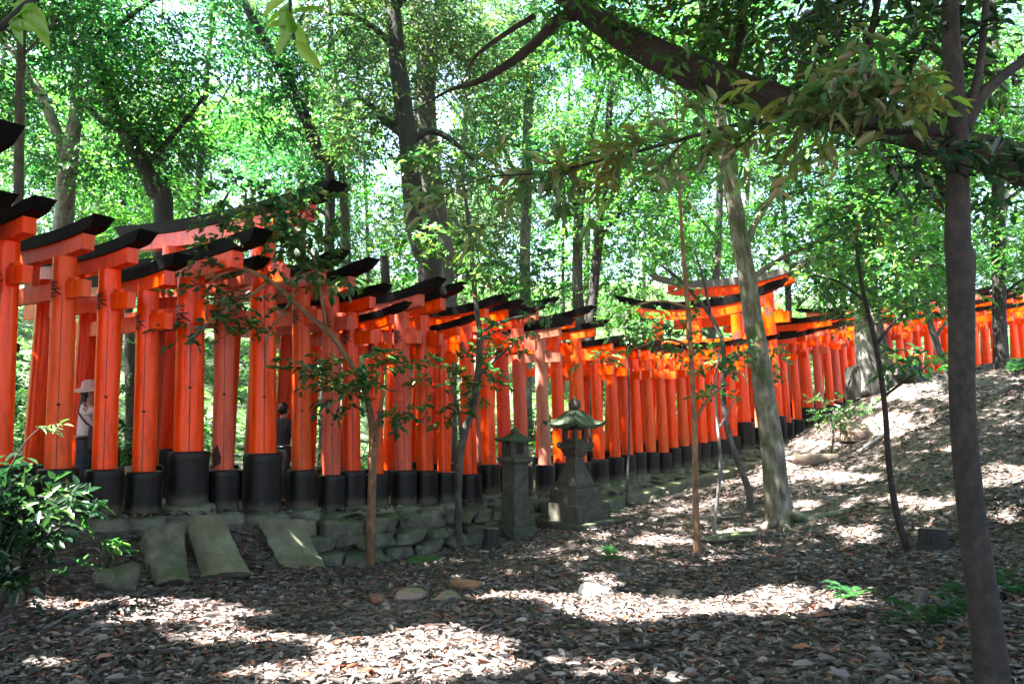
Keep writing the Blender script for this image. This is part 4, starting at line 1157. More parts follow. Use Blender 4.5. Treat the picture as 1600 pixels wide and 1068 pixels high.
for k in range(34):
    u = k / 33 * (len(bq) - 1); i0 = min(int(u), len(bq) - 2); p0 = bq[i0] + (bq[i0 + 1] - bq[i0]) * (u - i0)
    dr = norm(np.array([-0.75 + rs.normal(0, .3), rs.normal(0, .5), rs.normal(-.16, .33)])); ln_ = rs.uniform(.14, .5)
    p1 = p0 + dr * ln_ * .5; p2 = p0 + dr * ln_ - np.array([0, 0, .25 * ln_])
    tb.tube([p0, p1, p2], [.005, .0035, .0015], 5, 3, 0, k)
    for w_ in rs.uniform(.2, 1, int(3 + ln_ * 10)):
        q = p0 + dr * ln_ * w_ - np.array([0, 0, .25 * ln_ * w_ * w_]); O_.append(q); A_.append(dr + rs.normal(0, .45, 3))
tb.build('twig', M['bark_red'], T)
O_ = np.array(O_); A_ = np.array(A_); N_ = norm(np.array([0, -.2, 1.0]) + rs.normal(0, .45, (len(O_), 3)))
C, D, NN, L, W = spray(O_, A_, N_, .16 * rs.uniform(.5, 1.3, len(O_)), 4, .105, rs, .3, .40, .42)
leaves('crown', C, D, NN, L, W, M['leaf_near'], T, True)
branch_leaves(T, 'foliage', [(1300, 60), (1360, 110), (1430, 150), (1300, 150), (1230, 150)], 4.0, 90, 0.115, M['leaf_near'], 43, 0.22, 5, 0.3, 26)
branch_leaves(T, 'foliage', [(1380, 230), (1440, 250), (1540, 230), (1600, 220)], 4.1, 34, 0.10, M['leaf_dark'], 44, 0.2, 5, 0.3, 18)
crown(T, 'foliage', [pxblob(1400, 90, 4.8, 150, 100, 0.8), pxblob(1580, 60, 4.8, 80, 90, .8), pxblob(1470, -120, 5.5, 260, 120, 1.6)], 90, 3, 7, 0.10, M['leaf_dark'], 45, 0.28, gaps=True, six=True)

# the leaning tree whose thick limb crosses overhead
TL = tree('leaning_tree', 'thick leaning limb with furrowed bark crossing above from the right edge', 'tree',
     [(2050, 900, 60, 5.6), (1960, 640, 52, 5.8), (1800, 380, 42, 6.1), (1620, 266, 32, 6.5), (1500, 229, 27, 6.8), (1400, 204, 23, 7.0), (1300, 184, 23, 7.2), (1200, 154, 26, 7.4), (1100, 120, 27, 7.6), (1010, 78, 24, 7.8), (935, 34, 20, 8.0), (850, -40, 20, 8.3), (700, -190, 16, 8.6)], 7.0, M['bark_fissured'],
     [[(905, 18, 12, 8.1), (870, 32, 10, 8.1), (838, 66, 8.5, 8.2), (795, 100, 7.5, 8.3), (745, 128, 5.5, 8.5), (700, 142, 3, 8.8), (650, 172, 1, 9)], [(835, 25, 5, 8.2), (800, 46, 4.5, 8.2), (762, 72, 3.5, 8.3), (740, 92, 2.4, 8.4), (722, 130, .8, 8.4)], [(1140, 110, 9, 7.5), (1160, 40, 7, 7.4), (1150, -60, 5, 7.3)], [(1300, 180, 9, 7.1), (1350, 90, 7, 6.8), (1380, -40, 5, 6.6)]],
     flare=0.3, bmp=0.085, n=28, seed=9)
crown(TL, 'crown', [pxblob(1090, 40, 7.6, 120, 70, 1.2), pxblob(1220, 40, 7.4, 130, 75, 1.2), pxblob(1330, 110, 7.0, 110, 60, 1.0), pxblob(1000, 10, 8.0, 70, 40, .8), pxblob(1130, 150, 7.3, 60, 40, .5), pxblob(1480, 60, 7, 110, 90, 1), pxblob(1400, 170, 7.2, 100, 40, .8)],
      150, 3, 7, 0.115, M['leaf_sapling'], 51, 0.36, gaps=True, six=True)
crown(TL, 'foliage', [pxblob(1060, 20, 8.3, 130, 70, 1.2), pxblob(1180, 60, 8.1, 110, 60, 1.), pxblob(960, 30, 8.6, 80, 50, .8)], 60, 3, 8, 0.10, M['leaf_bright'], 52, 0.34, gaps=True, six=True)
crown(TL, 'foliage', [pxblob(1330, 300, 7.6, 100, 60, 1.0), pxblob(1440, 330, 7.4, 80, 70, 1.0), pxblob(1580, 290, 7, 60, 50, 1.0)], 42, 3, 7, 0.105, M['leaf_sapling'], 53, 0.34, gaps=True, six=True)

branch_leaves(TL, 'foliage', [(860, 0, 8.1), (935, 45, 7.8), (1010, 85, 7.6), (1090, 120, 7.3), (1160, 150, 7.1)], 7.6, 60, 0.12, M['leaf_bright'], 54, .3, 6, .35, 26, gaps=True)
branch_leaves(TL, 'foliage', [(1150, 150, 7.0), (1250, 180, 6.9), (1400, 215, 6.7), (1560, 255, 6.3)], 7, 44, 0.11, M['leaf_sapling'], 55, .28, 6, .3, 24, gaps=True)
# pale tree in the middle with spreading roots
TP = tree('pale_tree', 'pale leaning tree with mottled mossy bark and spreading roots', 'tree',
     [(1222, 826, 22), (1211, 740, 17.5), (1198, 640, 16.5), (1184, 540, 15.5), (1166, 430, 14), (1149, 330, 13), (1131, 230, 10), (1118, 130, 8), (1100, 20, 7), (1085, -120, 5), (1070, -260, 3)], 12.8, M['bark_pale'],
     [[(1160, 400, 6), (1185, 340, 5), (1230, 280, 4), (1290, 240, 3)], [(1140, 270, 5), (1110, 200, 4), (1060, 140, 3)], [(1168, 440, 5), (1210, 410, 4), (1270, 380, 3, 12.0), (1330, 360, 2, 11.6)]], flare=0.28, bmp=0.06, n=18, seed=12)
for k, pts in enumerate([[(1236, 800, 10), (1256, 822, 9), (1290, 838, 6), (1330, 850, 3)], [(1212, 812, 9), (1190, 838, 7), (1160, 846, 3)], [(1225, 818, 8, 12.5), (1232, 850, 6, 11.9), (1246, 872, 3, 11.4)]]):
    q, r = pxline(pts, 12.6)
    for a in q[1:]: a[2] = gz(a[0], a[1]) + 0.03
    mb = MB(); mb.tube(q, r, 9, 5, .1, k); mb.build('root', M['bark_pale'], TP)
crown(TP, 'crown', [pxblob(1290, 330, 12.3, 120, 60, 1.4), pxblob(1380, 370, 12.0, 110, 70, 1.4), pxblob(1240, 390, 12.5, 70, 40, 1.), pxblob(1330, 430, 12.3, 100, 50, 1.2), pxblob(1430, 440, 12.5, 70, 45, 1.)],
      120, 3, 9, 0.105, M['leaf_bright'], 61, 0.42)
crown(TP, 'foliage', [pxblob(1290, 470, 13, 80, 36, 1.), pxblob(1360, 470, 12.6, 60, 36, 1.), pxblob(1100, 60, 13, 160, 80, 2.0), pxblob(1250, 250, 13, 110, 40, 1.5)], 80, 3, 9, 0.105, M['leaf_sapling'], 62, 0.42, gaps=True)

# ------------------------------------------------------------------ saplings before the gates
def sapling(label, pts, Y, mat, limbs, blobs, nclump, leaf, seed, leafmat='leaf_sapling', ln=0.26, k=7, per=2, name='sapling'):
    t = tree(name, label, 'sapling', pts, Y, M[mat], limbs, flare=0.15, bmp=0.06, n=10, seed=seed, sink=.15)
    crown(t, 'crown', [pxblob(*b) for b in blobs], int(nclump * 1.15), per, k, leaf * 1.4, M[leafmat], seed, ln, 0.5, six=True, wr=0.56)
    return t
sapling('tan forked sapling whose arched leafy branches hang before the tall gates', [(578, 884, 7.5, 11.3), (580, 800, 6.5, 11.2), (583, 720, 6.5, 11.1), (585, 680, 7.5, 11.0), (580, 655, 6, 10.9), (573, 620, 5, 10.8), (560, 588, 4.6, 10.6), (523, 530, 4.2, 10.3), (482, 492, 4, 10.1), (455, 468, 3.8, 10), (418, 436, 3.6, 9.8), (375, 418, 3, 9.7), (320, 402, 2, 9.6)], 10.5, 'bark_tan',
    [[(420, 440, 3, 9.8), (380, 470, 2.6, 9.7), (345, 490, 2.4, 9.6), (300, 530, 2, 9.6)], [(510, 515, 2.8, 10.2), (500, 450, 2.6, 10), (488, 400, 2.3, 9.9), (440, 340, 2, 9.8), (380, 318, 1.6, 9.7)], [(585, 690, 4, 11), (592, 650, 3, 10.7), (600, 610, 2.5, 10.4)], [(455, 470, 2.4, 10), (420, 520, 2, 9.9), (415, 570, 1.6, 9.9)], [(375, 418, 2.4, 9.7), (330, 440, 2, 9.6), (322, 500, 1.6, 9.6)]],
    [(400, 315, 9.7, 70, 36, .5), (445, 350, 9.8, 50, 36, .5), (350, 345, 9.6, 55, 26, .4), (300, 400, 9.6, 50, 22, .4), (330, 470, 9.6, 34, 34, .4), (300, 510, 9.6, 30, 30, .3), (395, 500, 9.8, 30, 30, .3), (500, 330, 10, 40, 50, .5), (590, 565, 10.3, 75, 20, .5), (530, 610, 10.3, 55, 28, .5), (490, 575, 10.2, 60, 20, .4), (590, 640, 10.4, 46, 24, .4), (455, 430, 10, 40, 30, .4), (520, 420, 10.1, 40, 26, .4)], 165, 0.082, 71)
sapling('slender grey sapling with sparse leaves before the low vermilion gates', [(717, 850, 6, 12.7), (716, 780, 5.5), (720, 710, 5.5), (727, 670, 6), (738, 640, 6), (747, 580, 5), (749, 520, 4.5), (742, 460, 4.2), (737, 400, 4), (730, 330, 3.2), (722, 270, 2)], 12.6, 'bark_grey',
    [[(722, 690, 3), (716, 640, 2.6), (705, 600, 2)], [(745, 590, 3), (775, 560, 2.4), (800, 540, 1.6)], [(748, 520, 2.6), (790, 500, 2), (840, 490, 1.4)], [(740, 440, 2.4), (700, 400, 2), (660, 380, 1.4)]],
    [(715, 600, 12.5, 46, 26, .5), (690, 640, 12.4, 40, 20, .4), (770, 550, 12.5, 44, 26, .5), (800, 520, 12.5, 40, 18, .4), (845, 485, 12.6, 34, 16, .4), (740, 590, 12.4, 40, 40, .4), (700, 380, 12.6, 66, 34, .6), (760, 420, 12.7, 50, 30, .6), (690, 250, 12.8, 60, 22, .6), (660, 600, 12.4, 26, 16, .3)], 95, 0.085, 72)
sapling('thin brown sapling rising straight before the large stone lantern', [(1090, 866, 5.5), (1087, 780, 5), (1086, 700, 4.5), (1083, 620, 4), (1078, 520, 3.6), (1070, 430, 3.2), (1064, 340, 2.6), (1060, 250, 2), (1056, 150, 1.3), (1050, 60, .6)], 11.0, 'bark_tan',
    [[(1080, 540, 2.4), (1040, 530, 2), (990, 545, 1.5), (920, 570, 1)], [(1085, 660, 2.2), (1110, 620, 1.8), (1140, 600, 1.2)], [(1075, 480, 2.2), (1030, 470, 1.6), (980, 480, 1)]],
    [(1000, 525, 10.9, 60, 20, .4), (930, 560, 10.8, 36, 12, .3), (1050, 500, 10.9, 50, 24, .4), (1130, 600, 11, 40, 14, .3), (1060, 540, 10.9, 50, 20, .4), (985, 480, 11, 36, 20, .4), (1110, 550, 11, 50, 26, .4), (1050, 280, 11, 60, 30, .5)], 46, 0.068, 73)
sapling('very thin white barked sapling between the brown sapling and the pale tree', [(1116, 824, 3), (1122, 770, 2.6), (1126, 720, 2.5), (1121, 660, 2.2), (1118, 600, 1.8), (1125, 540, 1.2)], 12.2, 'bark_white', [[(1122, 670, 2), (1140, 640, 1.5), (1150, 620, 1)]], [(1130, 560, 12.2, 26, 20, .3)], 10, 0.075, 74)
sapling('dark leaning sapling with an arched crown before the double-roofed gates', [(1170, 768, 5.5), (1155, 725, 5), (1142, 690, 4.5), (1133, 650, 4.2), (1130, 600, 4), (1131, 560, 3.6), (1126, 525, 3.3), (1108, 490, 3), (1090, 468, 2.6), (1066, 440, 3), (1030, 412, 2)], 14.2, 'bark_grey',
    [[(1131, 590, 3), (1150, 560, 2.4), (1180, 540, 1.6)], [(1110, 490, 2.4), (1100, 440, 2), (1085, 390, 1.4)]],
    [(1110, 580, 14, 60, 14, .5), (1170, 545, 14, 44, 18, .5), (1040, 505, 14, 60, 20, .5), (1060, 450, 14.2, 50, 20, .5), (1120, 615, 14, 50, 10, .4), (1200, 560, 14, 26, 30, .4)], 34, 0.075, 75)
sapling('thin brown sapling on the slope left of the broad stump', [(1421, 858, 5.5), (1402, 805, 5), (1392, 750, 4.8), (1387, 700, 4.5), (1383, 640, 4.2), (1374, 570, 4), (1362, 510, 3.6), (1350, 460, 3.2), (1340, 400, 2.6), (1338, 330, 2)], 9.5, 'bark_red',
    [[(1368, 540, 2.6), (1400, 500, 2), (1430, 480, 1.5)], [(1352, 470, 2.4), (1310, 440, 2), (1270, 430, 1.4)], [(1380, 620, 2.4), (1420, 590, 2), (1450, 570, 1.3)]],
    [(1410, 560, 9.5, 56, 16, .35), (1300, 440, 9.5, 50, 28, .4), (1420, 470, 9.5, 44, 26, .4), (1340, 380, 9.5, 60, 40, .5), (1300, 370, 9.6, 50, 36, .4), (1390, 420, 9.5, 50, 36, .4)], 75, 0.07, 76)
sapling('dark thin tree leaning across the distant gates beside the near reddish trunk', [(1500, 640, 7), (1484, 590, 6), (1466, 545, 5.5), (1452, 500, 5), (1440, 450, 4.5), (1432, 380, 4), (1428, 300, 3)], 17.5, 'bark_grey', [[(1460, 530, 3), (1480, 500, 2.4), (1500, 470, 2)], [(1442, 460, 3), (1410, 430, 2), (1380, 410, 1.4)]],
    [(1440, 400, 17, 70, 40, 1.), (1480, 450, 17, 50, 30, .8), (1400, 340, 17, 60, 40, 1.), (1440, 560, 17, 50, 12, .5)], 70, 0.115, 77, 'leaf_bright', 0.4, 8, 2, 'thin_tree')

# dark shrub at the left edge
q = P(-20, 930, 6.6); zg = gz(q[0], q[1])
root = empty('leafy_shrub', (q[0], q[1], zg), 'dark glossy leafed shrub at the left edge in front of the gates', 'shrub')
for k, pts in enumerate([[(-30, 930, 5), (0, 840, 4), (30, 790, 2.5), (60, 775, 1.6), (90, 785, 1)], [(-25, 930, 4), (-10, 820, 3), (12, 740, 1.6), (40, 690, 1), (62, 668, .6)], [(-20, 930, 5), (40, 870, 3), (95, 825, 2), (140, 830, 1)], [(-20, 930, 5), (30, 900, 4), (80, 885, 3), (120, 880, 2)]]):
    a, r = pxline(pts, 6.6); a[0][2] = zg - .1
    mb = MB(); mb.tube(a, r, 8, 4, .05, k); mb.build('stem', M['bark_dark'], root)
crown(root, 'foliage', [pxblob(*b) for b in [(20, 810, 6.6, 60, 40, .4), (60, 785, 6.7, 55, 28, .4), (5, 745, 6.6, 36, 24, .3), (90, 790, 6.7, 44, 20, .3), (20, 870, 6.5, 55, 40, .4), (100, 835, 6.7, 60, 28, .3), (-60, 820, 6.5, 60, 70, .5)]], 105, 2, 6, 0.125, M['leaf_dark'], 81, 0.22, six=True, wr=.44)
branch_leaves(root, 'foliage', [(60, 880), (90, 885), (122, 880)], 6.5, 5, 0.075, M['fern'], 82, .12, 6, .1, 3)
branch_leaves(root, 'foliage', [(55, 665), (75, 665), (92, 660)], 6.5, 4, 0.07, M['leaf_olive'], 83, .12, 6, .1, 3)
branch_leaves(root, 'foliage', [(110, 790), (150, 830), (190, 850)], 6.8, 10, 0.07, M['leaf_bright'], 84, .15, 6, .1, 6)

# ferns and ground plants
def fern(label, px, py, Y, nfr, ln, seed, name='fern', mat='fern'):
    rs = np.random.default_rng(seed)
    q = P(px, py, Y); q[2] = gz(q[0], q[1]) + 0.02
    root = empty(name, q, label, 'fern' if name == 'fern' else 'plant')
    for i in range(nfr):
        a = rs.uniform(0, 6.28); A = np.array([math.cos(a), math.sin(a), rs.uniform(.7, 1.3)]); k = 13
        u = np.linspace(0.08, 1, k)
        C0 = q + A * (u[:, None] * ln) - np.array([0, 0, 1.0]) * (0.75 * ln * u[:, None] ** 2)
        S = norm(np.cross(A, [0, 0, 1.0])); N = np.array([0, 0, 1.0])
        C = np.repeat(C0, 2, 0); D = np.concatenate([np.stack([S, -S])] * k, 0) + norm(A) * 0.35 + rs.normal(0, .08, (2 * k, 3))
        L = np.repeat(np.sin(np.pi * (0.12 + 0.86 * u)) * ln * 0.34, 2); W = L * 0.32 + 0.004
        leaves('frond', C, D, np.tile(N, (2 * k, 1)) + rs.normal(0, .15, (2 * k, 3)), L, W, M[mat], root)
fern('bright green fern alone in the leaf litter near the large lantern', 957, 862, 10.6, 7, 0.30, 91)
fern('sunlit fern at the end of the bright sunny strip', 1335, 950, 6.9, 5, 0.30, 92)
fern('small fern just right of the thin sawn stake', 1500, 990, 6.0, 5, 0.26, 93)
fern('green fern at the right edge behind the near reddish trunk', 1592, 985, 6.0, 6, 0.32, 94)
fern('blue green fern in shade left of the near trunk foot', 1450, 1030, 5.3, 5, 0.36, 95)
fern('pale fern on the hill at the foot of the distant dark trunk', 1580, 600, 18.5, 6, 0.7, 96)
fern('small green fern below the tan sapling at the wall', 548, 858, 11.6, 6, 0.24, 97)
fern('tiny sprout left of the slender grey sapling foot', 700, 842, 12.9, 5, 0.16, 98, 'seedling')
fern('tiny green seedling at the root end of the pale tree', 1315, 848, 11.6, 4, 0.14, 99, 'seedling')
fern('small seedling in the shaded litter between sunny strip and bottom edge', 880, 996, 6.4, 4, 0.10, 100, 'seedling')
for (a, Y, s_, lab) in [((662, 872), 11.6, .22, 'flat cushion of bright moss on the ground right of the tan sapling'), ((950, 770), 16.3, .3, 'mossy cushion at the near end of the long kerb')]:
    q = P(*a, Y); q[2] = gz(q[0], q[1]); mb = MB(); mb.rock(q, (s_ * 1.4, s_, .06), int(s_ * 100), .3, 16, 8, .25, .9); tag(mb.build('moss_cushion', M['moss'], None, origin=q), lab, 'moss')
# leafy bushes between the far gates and slope
for (b, lab, sd_, mt) in [(((1296, 645, 17.2, 36, 22, .5), (1330, 640, 17.5, 24, 20, .4)), 'green bush growing at the path edge in front of the faded gates', 111, 'leaf_sapling'), (((975, 487, 16.8, 46, 16, .5), (1000, 500, 16.6, 60, 22, .6), (940, 500, 16.8, 30, 14, .4)), 'spray of yellow green foliage hanging in front of the gate roofs', 112, 'leaf_bright')]:
    q = P(b[0][0], b[0][1] + 40, b[0][2]); zg = gz(q[0], q[1])
    root = empty('bush', (q[0], q[1], zg), lab, 'bush')
    mb = MB()
    top = P(b[0][0], b[0][1], b[0][2]); mb.tube([(q[0], q[1], zg - .1), (q[0] + .1, q[1], (zg + top[2]) / 2), tuple(top)], [.03, .025, .015], 8, 4, .05, 1); mb.build('stem', M['bark_grey'], root)
    crown(root, 'foliage', [pxblob(*x) for x in b], 34, 2, 8, 0.11, M[mt], sd_, 0.3, six=True)
# ------------------------------------------------------------------ trees behind the gates
BACK = []
def btree(label, pts, Y, mat, limbs, blobs, nclump, leaf, seed, leafmat='leaf_far', ln=0.6, k=9, per=3, name='forest_tree', group=None, flare=0.3):
    t = tree(name, label, 'tree', pts, Y, M[mat], limbs, group, flare, 0.05, n=12, seed=seed)
    if blobs:
        crown(t, 'crown', [pxblob(*b) for b in blobs], int(nclump * 4.2), per, k, leaf * 0.90, M[leafmat], seed, ln, 0.5)
    BACK.append((t, pts[0]))
    return t

btree('dark leaning forest tree rising behind the long black roof of the tallest gate', [(256, 345, 15), (243, 300, 14.5), (226, 262, 13.5), (196, 205, 12.5), (168, 150, 12), (152, 80, 10.5), (145, 0, 9), (140, -100, 7), (130, -220, 4)], 15.0, 'bark_dark',
      [[(196, 205, 7), (160, 190, 5), (120, 150, 4)], [(226, 262, 6), (280, 200, 4), (320, 150, 3)], [(150, 70, 6), (210, 20, 4), (270, -20, 3)]],
      [(210, 150, 14.8, 80, 46, 1.4), (130, 90, 14.6, 60, 50, 1.2), (250, 210, 15, 70, 30, 1.2), (290, 100, 15.2, 60, 44, 1.2), (180, 30, 15, 90, 40, 1.5), (250, 270, 15.5, 60, 26, 1.0)], 120, 0.13, 201, name='leaning_tree')
btree('thin straight dark trunk near the left edge behind the gates', [(27, 345, 7.5), (29, 260, 7.3), (31, 160, 7), (34, 60, 6), (36, -60, 5), (40, -200, 3)], 12.0, 'bark_grey', [[(34, 60, 3), (0, 40, 2.4), (-40, 0, 2)], [(33, 90, 2.5), (70, 50, 2), (100, 10, 1.5)]],
      [(20, 20, 12, 70, 40, 1.), (90, 10, 12.5, 50, 30, .8), (-30, 120, 12, 50, 50, .8)], 40, 0.12, 202)
btree('forked pinkish brown tree with a pale split trunk behind the leftmost roofs', [(100, 340, 14, 16), (103, 290, 13.5), (106, 262, 14), (113, 215, 11), (120, 170, 10), (118, 130, 9), (128, 60, 7), (135, -40, 5), (140, -160, 3)], 16.0, 'bark_white',
      [[(106, 262, 10), (94, 220, 9), (72, 165, 8.5), (46, 118, 7.5), (20, 80, 6), (-20, 40, 4)], [(119, 170, 5), (150, 150, 4), (190, 130, 3)]],
      [(60, 250, 16, 50, 36, 1.2), (30, 170, 16.4, 50, 40, 1.2), (150, 260, 16.4, 50, 40, 1.2), (110, 40, 16.5, 70, 40, 1.5)], 60, 0.13, 203)
btree('tall dark trunk with stubby side limbs behind the middle of the gate row', [(672, 440, 19), (660, 390, 17.5), (648, 330, 16.5), (641, 260, 16), (634, 190, 15.5), (622, 100, 13.5), (613, 10, 12.5), (608, -80, 11), (600, -220, 8), (595, -360, 4)], 18.0, 'bark_dark',
      [[(637, 215, 8), (610, 195, 7), (585, 170, 5), (560, 150, 3)], [(641, 225, 7), (668, 205, 6), (700, 215, 5), (740, 250, 3)], [(620, 80, 6), (580, 40, 5), (530, 20, 3)], [(615, 20, 6), (660, -40, 4), (700, -80, 3)]],
      [(540, 60, 18, 80, 50, 1.6), (600, 150, 18.4, 70, 50, 1.4), (700, 60, 18.6, 80, 50, 1.6), (560, 210, 18, 60, 40, 1.2), (690, 260, 18, 60, 26, 1.0), (620, -20, 18, 120, 40, 2.0)], 115, 0.14, 204, 'leaf_olive')
btree('thick furrowed forked trunk standing behind the tall dark trunk', [(690, 430, 24), (684, 370, 22), (676, 310, 20), (668, 240, 18), (664, 150, 17), (668, 80, 17), (656, 30, 14), (640, -40, 10), (620, -140, 6)], 21.0, 'bark_grey',
      [[(668, 80, 13), (684, 40, 12), (690, 0, 10), (700, -80, 7)]], [(680, 30, 21, 90, 60, 2.0), (760, 130, 21, 80, 60, 1.8), (640, 120, 21.5, 60, 40, 1.5), (730, 250, 21, 60, 50, 1.5)], 85, 0.15, 205, 'leaf_olive')
btree('slim leaning trunk reaching up and away behind the tallest gate', [(516, 285, 8), (500, 245, 9), (482, 195, 9.5), (460, 150, 9), (438, 110, 8), (415, 65, 7.5), (385, 10, 6.5), (360, -50, 5), (330, -130, 3)], 20.0, 'bark_dark',
      [[(470, 170, 5), (455, 120, 4), (440, 60, 3)], [(430, 95, 4), (470, 30, 3), (490, -20, 2)]], [(390, 40, 20, 60, 40, 1.5), (440, 120, 20, 70, 34, 1.5), (340, 20, 20, 60, 30, 1.5), (500, 110, 20.5, 60, 50, 1.5), (420, 190, 20, 60, 34, 1.4)], 75, 0.15, 206)
btree('pale thin trunk standing straight beside the slim leaning trunk', [(470, 330, 6.5), (470, 260, 6), (474, 180, 5.5), (477, 110, 4.5), (480, 20, 3)], 24.0, 'bark_white', [[(474, 200, 3), (450, 160, 2), (430, 120, 1.5)]], [(440, 260, 24, 70, 50, 2), (520, 240, 24, 60, 50, 2)], 60, 0.17, 207)
btree('dark straight trunk on the hill crest at the right edge', [(1567, 592, 11), (1563, 530, 10.5), (1561, 460, 10), (1560, 380, 9.5), (1559, 280, 9), (1556, 160, 8), (1552, 40, 6), (1550, -80, 4)], 19.5, 'bark_dark', [[(1560, 330, 4), (1590, 300, 3), (1630, 280, 2)], [(1560, 480, 3), (1580, 450, 2.4), (1610, 430, 2)]],
      [(1590, 180, 19, 70, 60, 1.8), (1530, 130, 19.5, 60, 60, 1.6), (1590, 380, 19, 60, 40, 1.4), (1540, 250, 19.5, 50, 40, 1.4), (1610, 430, 19, 40, 30, 1.2)], 90, 0.14, 208, 'leaf_bright')
btree('pale rooted tree with a broad base standing on the hill beside the distant gates', [(1362, 606, 19), (1356, 575, 16.5), (1350, 530, 14), (1349, 480, 13.5), (1347, 400, 11), (1346, 300, 9), (1345, 180, 7), (1340, 40, 5), (1335, -80, 3)], 20.3, 'bark_white',
      [[(1349, 470, 6), (1375, 420, 5), (1400, 370, 3)], [(1348, 400, 5), (1315, 350, 4), (1290, 300, 3)]],
      [(1300, 200, 20, 80, 50, 1.8), (1400, 240, 20, 80, 50, 1.8), (1340, 330, 20, 80, 36, 1.6), (1420, 330, 20, 70, 40, 1.6), (1350, 100, 20, 90, 50, 2)], 115, 0.14, 209, 'leaf_bright', flare=0.35)
btree('leaning brown trunk pressed against the pale rooted tree', [(1392, 606, 11), (1382, 560, 9), (1370, 500, 8.5), (1362, 440, 8), (1358, 360, 6), (1362, 260, 4)], 19.8, 'bark_grey', [], [(1380, 260, 19.8, 50, 50, 1.2), (1340, 440, 19.6, 50, 26, 1.), (1400, 470, 19.6, 46, 26, 1.)], 50, 0.12, 210, 'leaf_bright')
btree('bright green maple spread glowing high behind the overhanging limb', [(905, 520, 9), (902, 420, 8.5), (905, 330, 8), (915, 250, 6), (930, 180, 4), (950, 110, 3)], 26, 'bark_grey', [[(908, 290, 4), (960, 210, 3), (1000, 160, 2)], [(905, 330, 4), (860, 260, 3), (830, 220, 2)]],
      [(950, 160, 25, 80, 26, 2.0), (1010, 200, 25, 60, 26, 2), (900, 210, 25, 60, 24, 1.8), (980, 120, 25, 60, 24, 1.8), (960, 250, 25.5, 80, 30, 2), (1050, 260, 25.5, 60, 34, 2)], 90, 0.15, 211, 'leaf_bright', name='maple_tree')
btree('grey trunk seen through leaves above the small stone lantern', [(822, 520, 9), (820, 420, 9), (822, 320, 8.5), (824, 200, 8), (830, 90, 6.5), (836, -20, 5)], 27, 'bark_white', [[(822, 300, 4), (790, 240, 3), (770, 190, 2)]], [(800, 120, 26, 70, 60, 2), (850, 60, 27, 70, 50, 2), (760, 200, 26, 60, 50, 2), (860, 260, 26, 60, 50, 2)], 95, 0.17, 212)

# the wider wood: each tree with its own trunk and crown
rs = np.random.default_rng(77)
BG = 'trees of the sunlit wood behind the gates'
n_ = 0
for row, (Yr, step, off) in enumerate([(26, 190, -60), (33, 170, 10), (42, 150, -20)]):
    pxv = off
    while pxv < 1720:
        Yl = line_at(min(max(pxv, -200), 1700))[0][1]
        Y = max(Yr + rs.uniform(-2, 2), Yl + 5.5 + rs.uniform(0, 1.5))
        lean = rs.normal(0, 22); w_ = rs.uniform(4, 8) * 25 / Y
        ph = rs.uniform(0, 6)
        pts = [(pxv + lean * (t - .3) + 8 * math.sin(ph + 4 * t), 560 - 640 * t, w_ * (1.15 - 0.75 * t)) for t in np.linspace(0, 1, 8)]
        limbs = []
        for q_ in range(3):
            t = rs.uniform(.35, .8); b = pts[int(t * 7)]; sgn = rs.choice([-1, 1])
            limbs.append([(b[0], b[1], b[2] * .5), (b[0] + sgn * 30, b[1] - 40, b[2] * .4), (b[0] + sgn * 70, b[1] - rs.uniform(50, 110), b[2] * .25)])
        blobs = [(pxv + rs.normal(0, 60), rs.uniform(20, 430), Y + rs.normal(0, .6), rs.uniform(50, 95), rs.uniform(30, 55), rs.uniform(1.4, 2.4)) for _ in range(10)]
        blobs = [b_ for b_ in blobs if not (((150 < b_[0] < 430 and b_[1] < 165) or (480 < b_[0] < 800 and 60 < b_[1] < 280)) and rs.uniform() < .65)]
        blobs.append((pxv, -60, Y, 120, 50, 2.5))
        btree('leafy broadleaf tree in the sunlit wood behind the gates', pts, Y, ['bark_grey', 'bark_white', 'bark_dark'][n_ % 3], limbs, blobs, 120, 0.155 + 0.0032 * (Y - 20), 300 + n_, ['leaf_far', 'leaf_bright', 'leaf_olive', 'leaf_far', 'leaf_bright'][int(rs.integers(0, 5))], 0.62 + .012 * (Y - 20), 10, 3, 'forest_tree', BG)
        n_ += 1; pxv += step * rs.uniform(.8, 1.2)

rs = np.random.default_rng(990)
n = 9000; X = rs.uniform(-62, 75, n); Y = rs.uniform(50, 66, n); Z0 = ground_z(X, Y); hh = rs.uniform(0, 1, n) ** .8 * 17
k = lit_noise(X * .16 + 1, hh * .22 + Y * .1) + rs.normal(0, .45, n) > -.25; X, Y, Z0, hh = X[k], Y[k], Z0[k], hh[k]; n = len(X)
C, D, NN, L, W = spray(np.column_stack([X, Y, Z0 + hh]), rs.normal(0, 1, (n, 3)) * np.array([1, 1, .4]), norm(np.array([0, -.3, 1.0]) + rs.normal(0, .4, (n, 3))), 1.1 * rs.uniform(.6, 1.2, n), 9, .42, rs, .3, .5)
o = leaves('distant_wood', C, D, NN, L, W, M['leaf_bright']); tag(o, 'distant sunlit wood closing the view behind the trees', 'distant wood', kind='stuff')
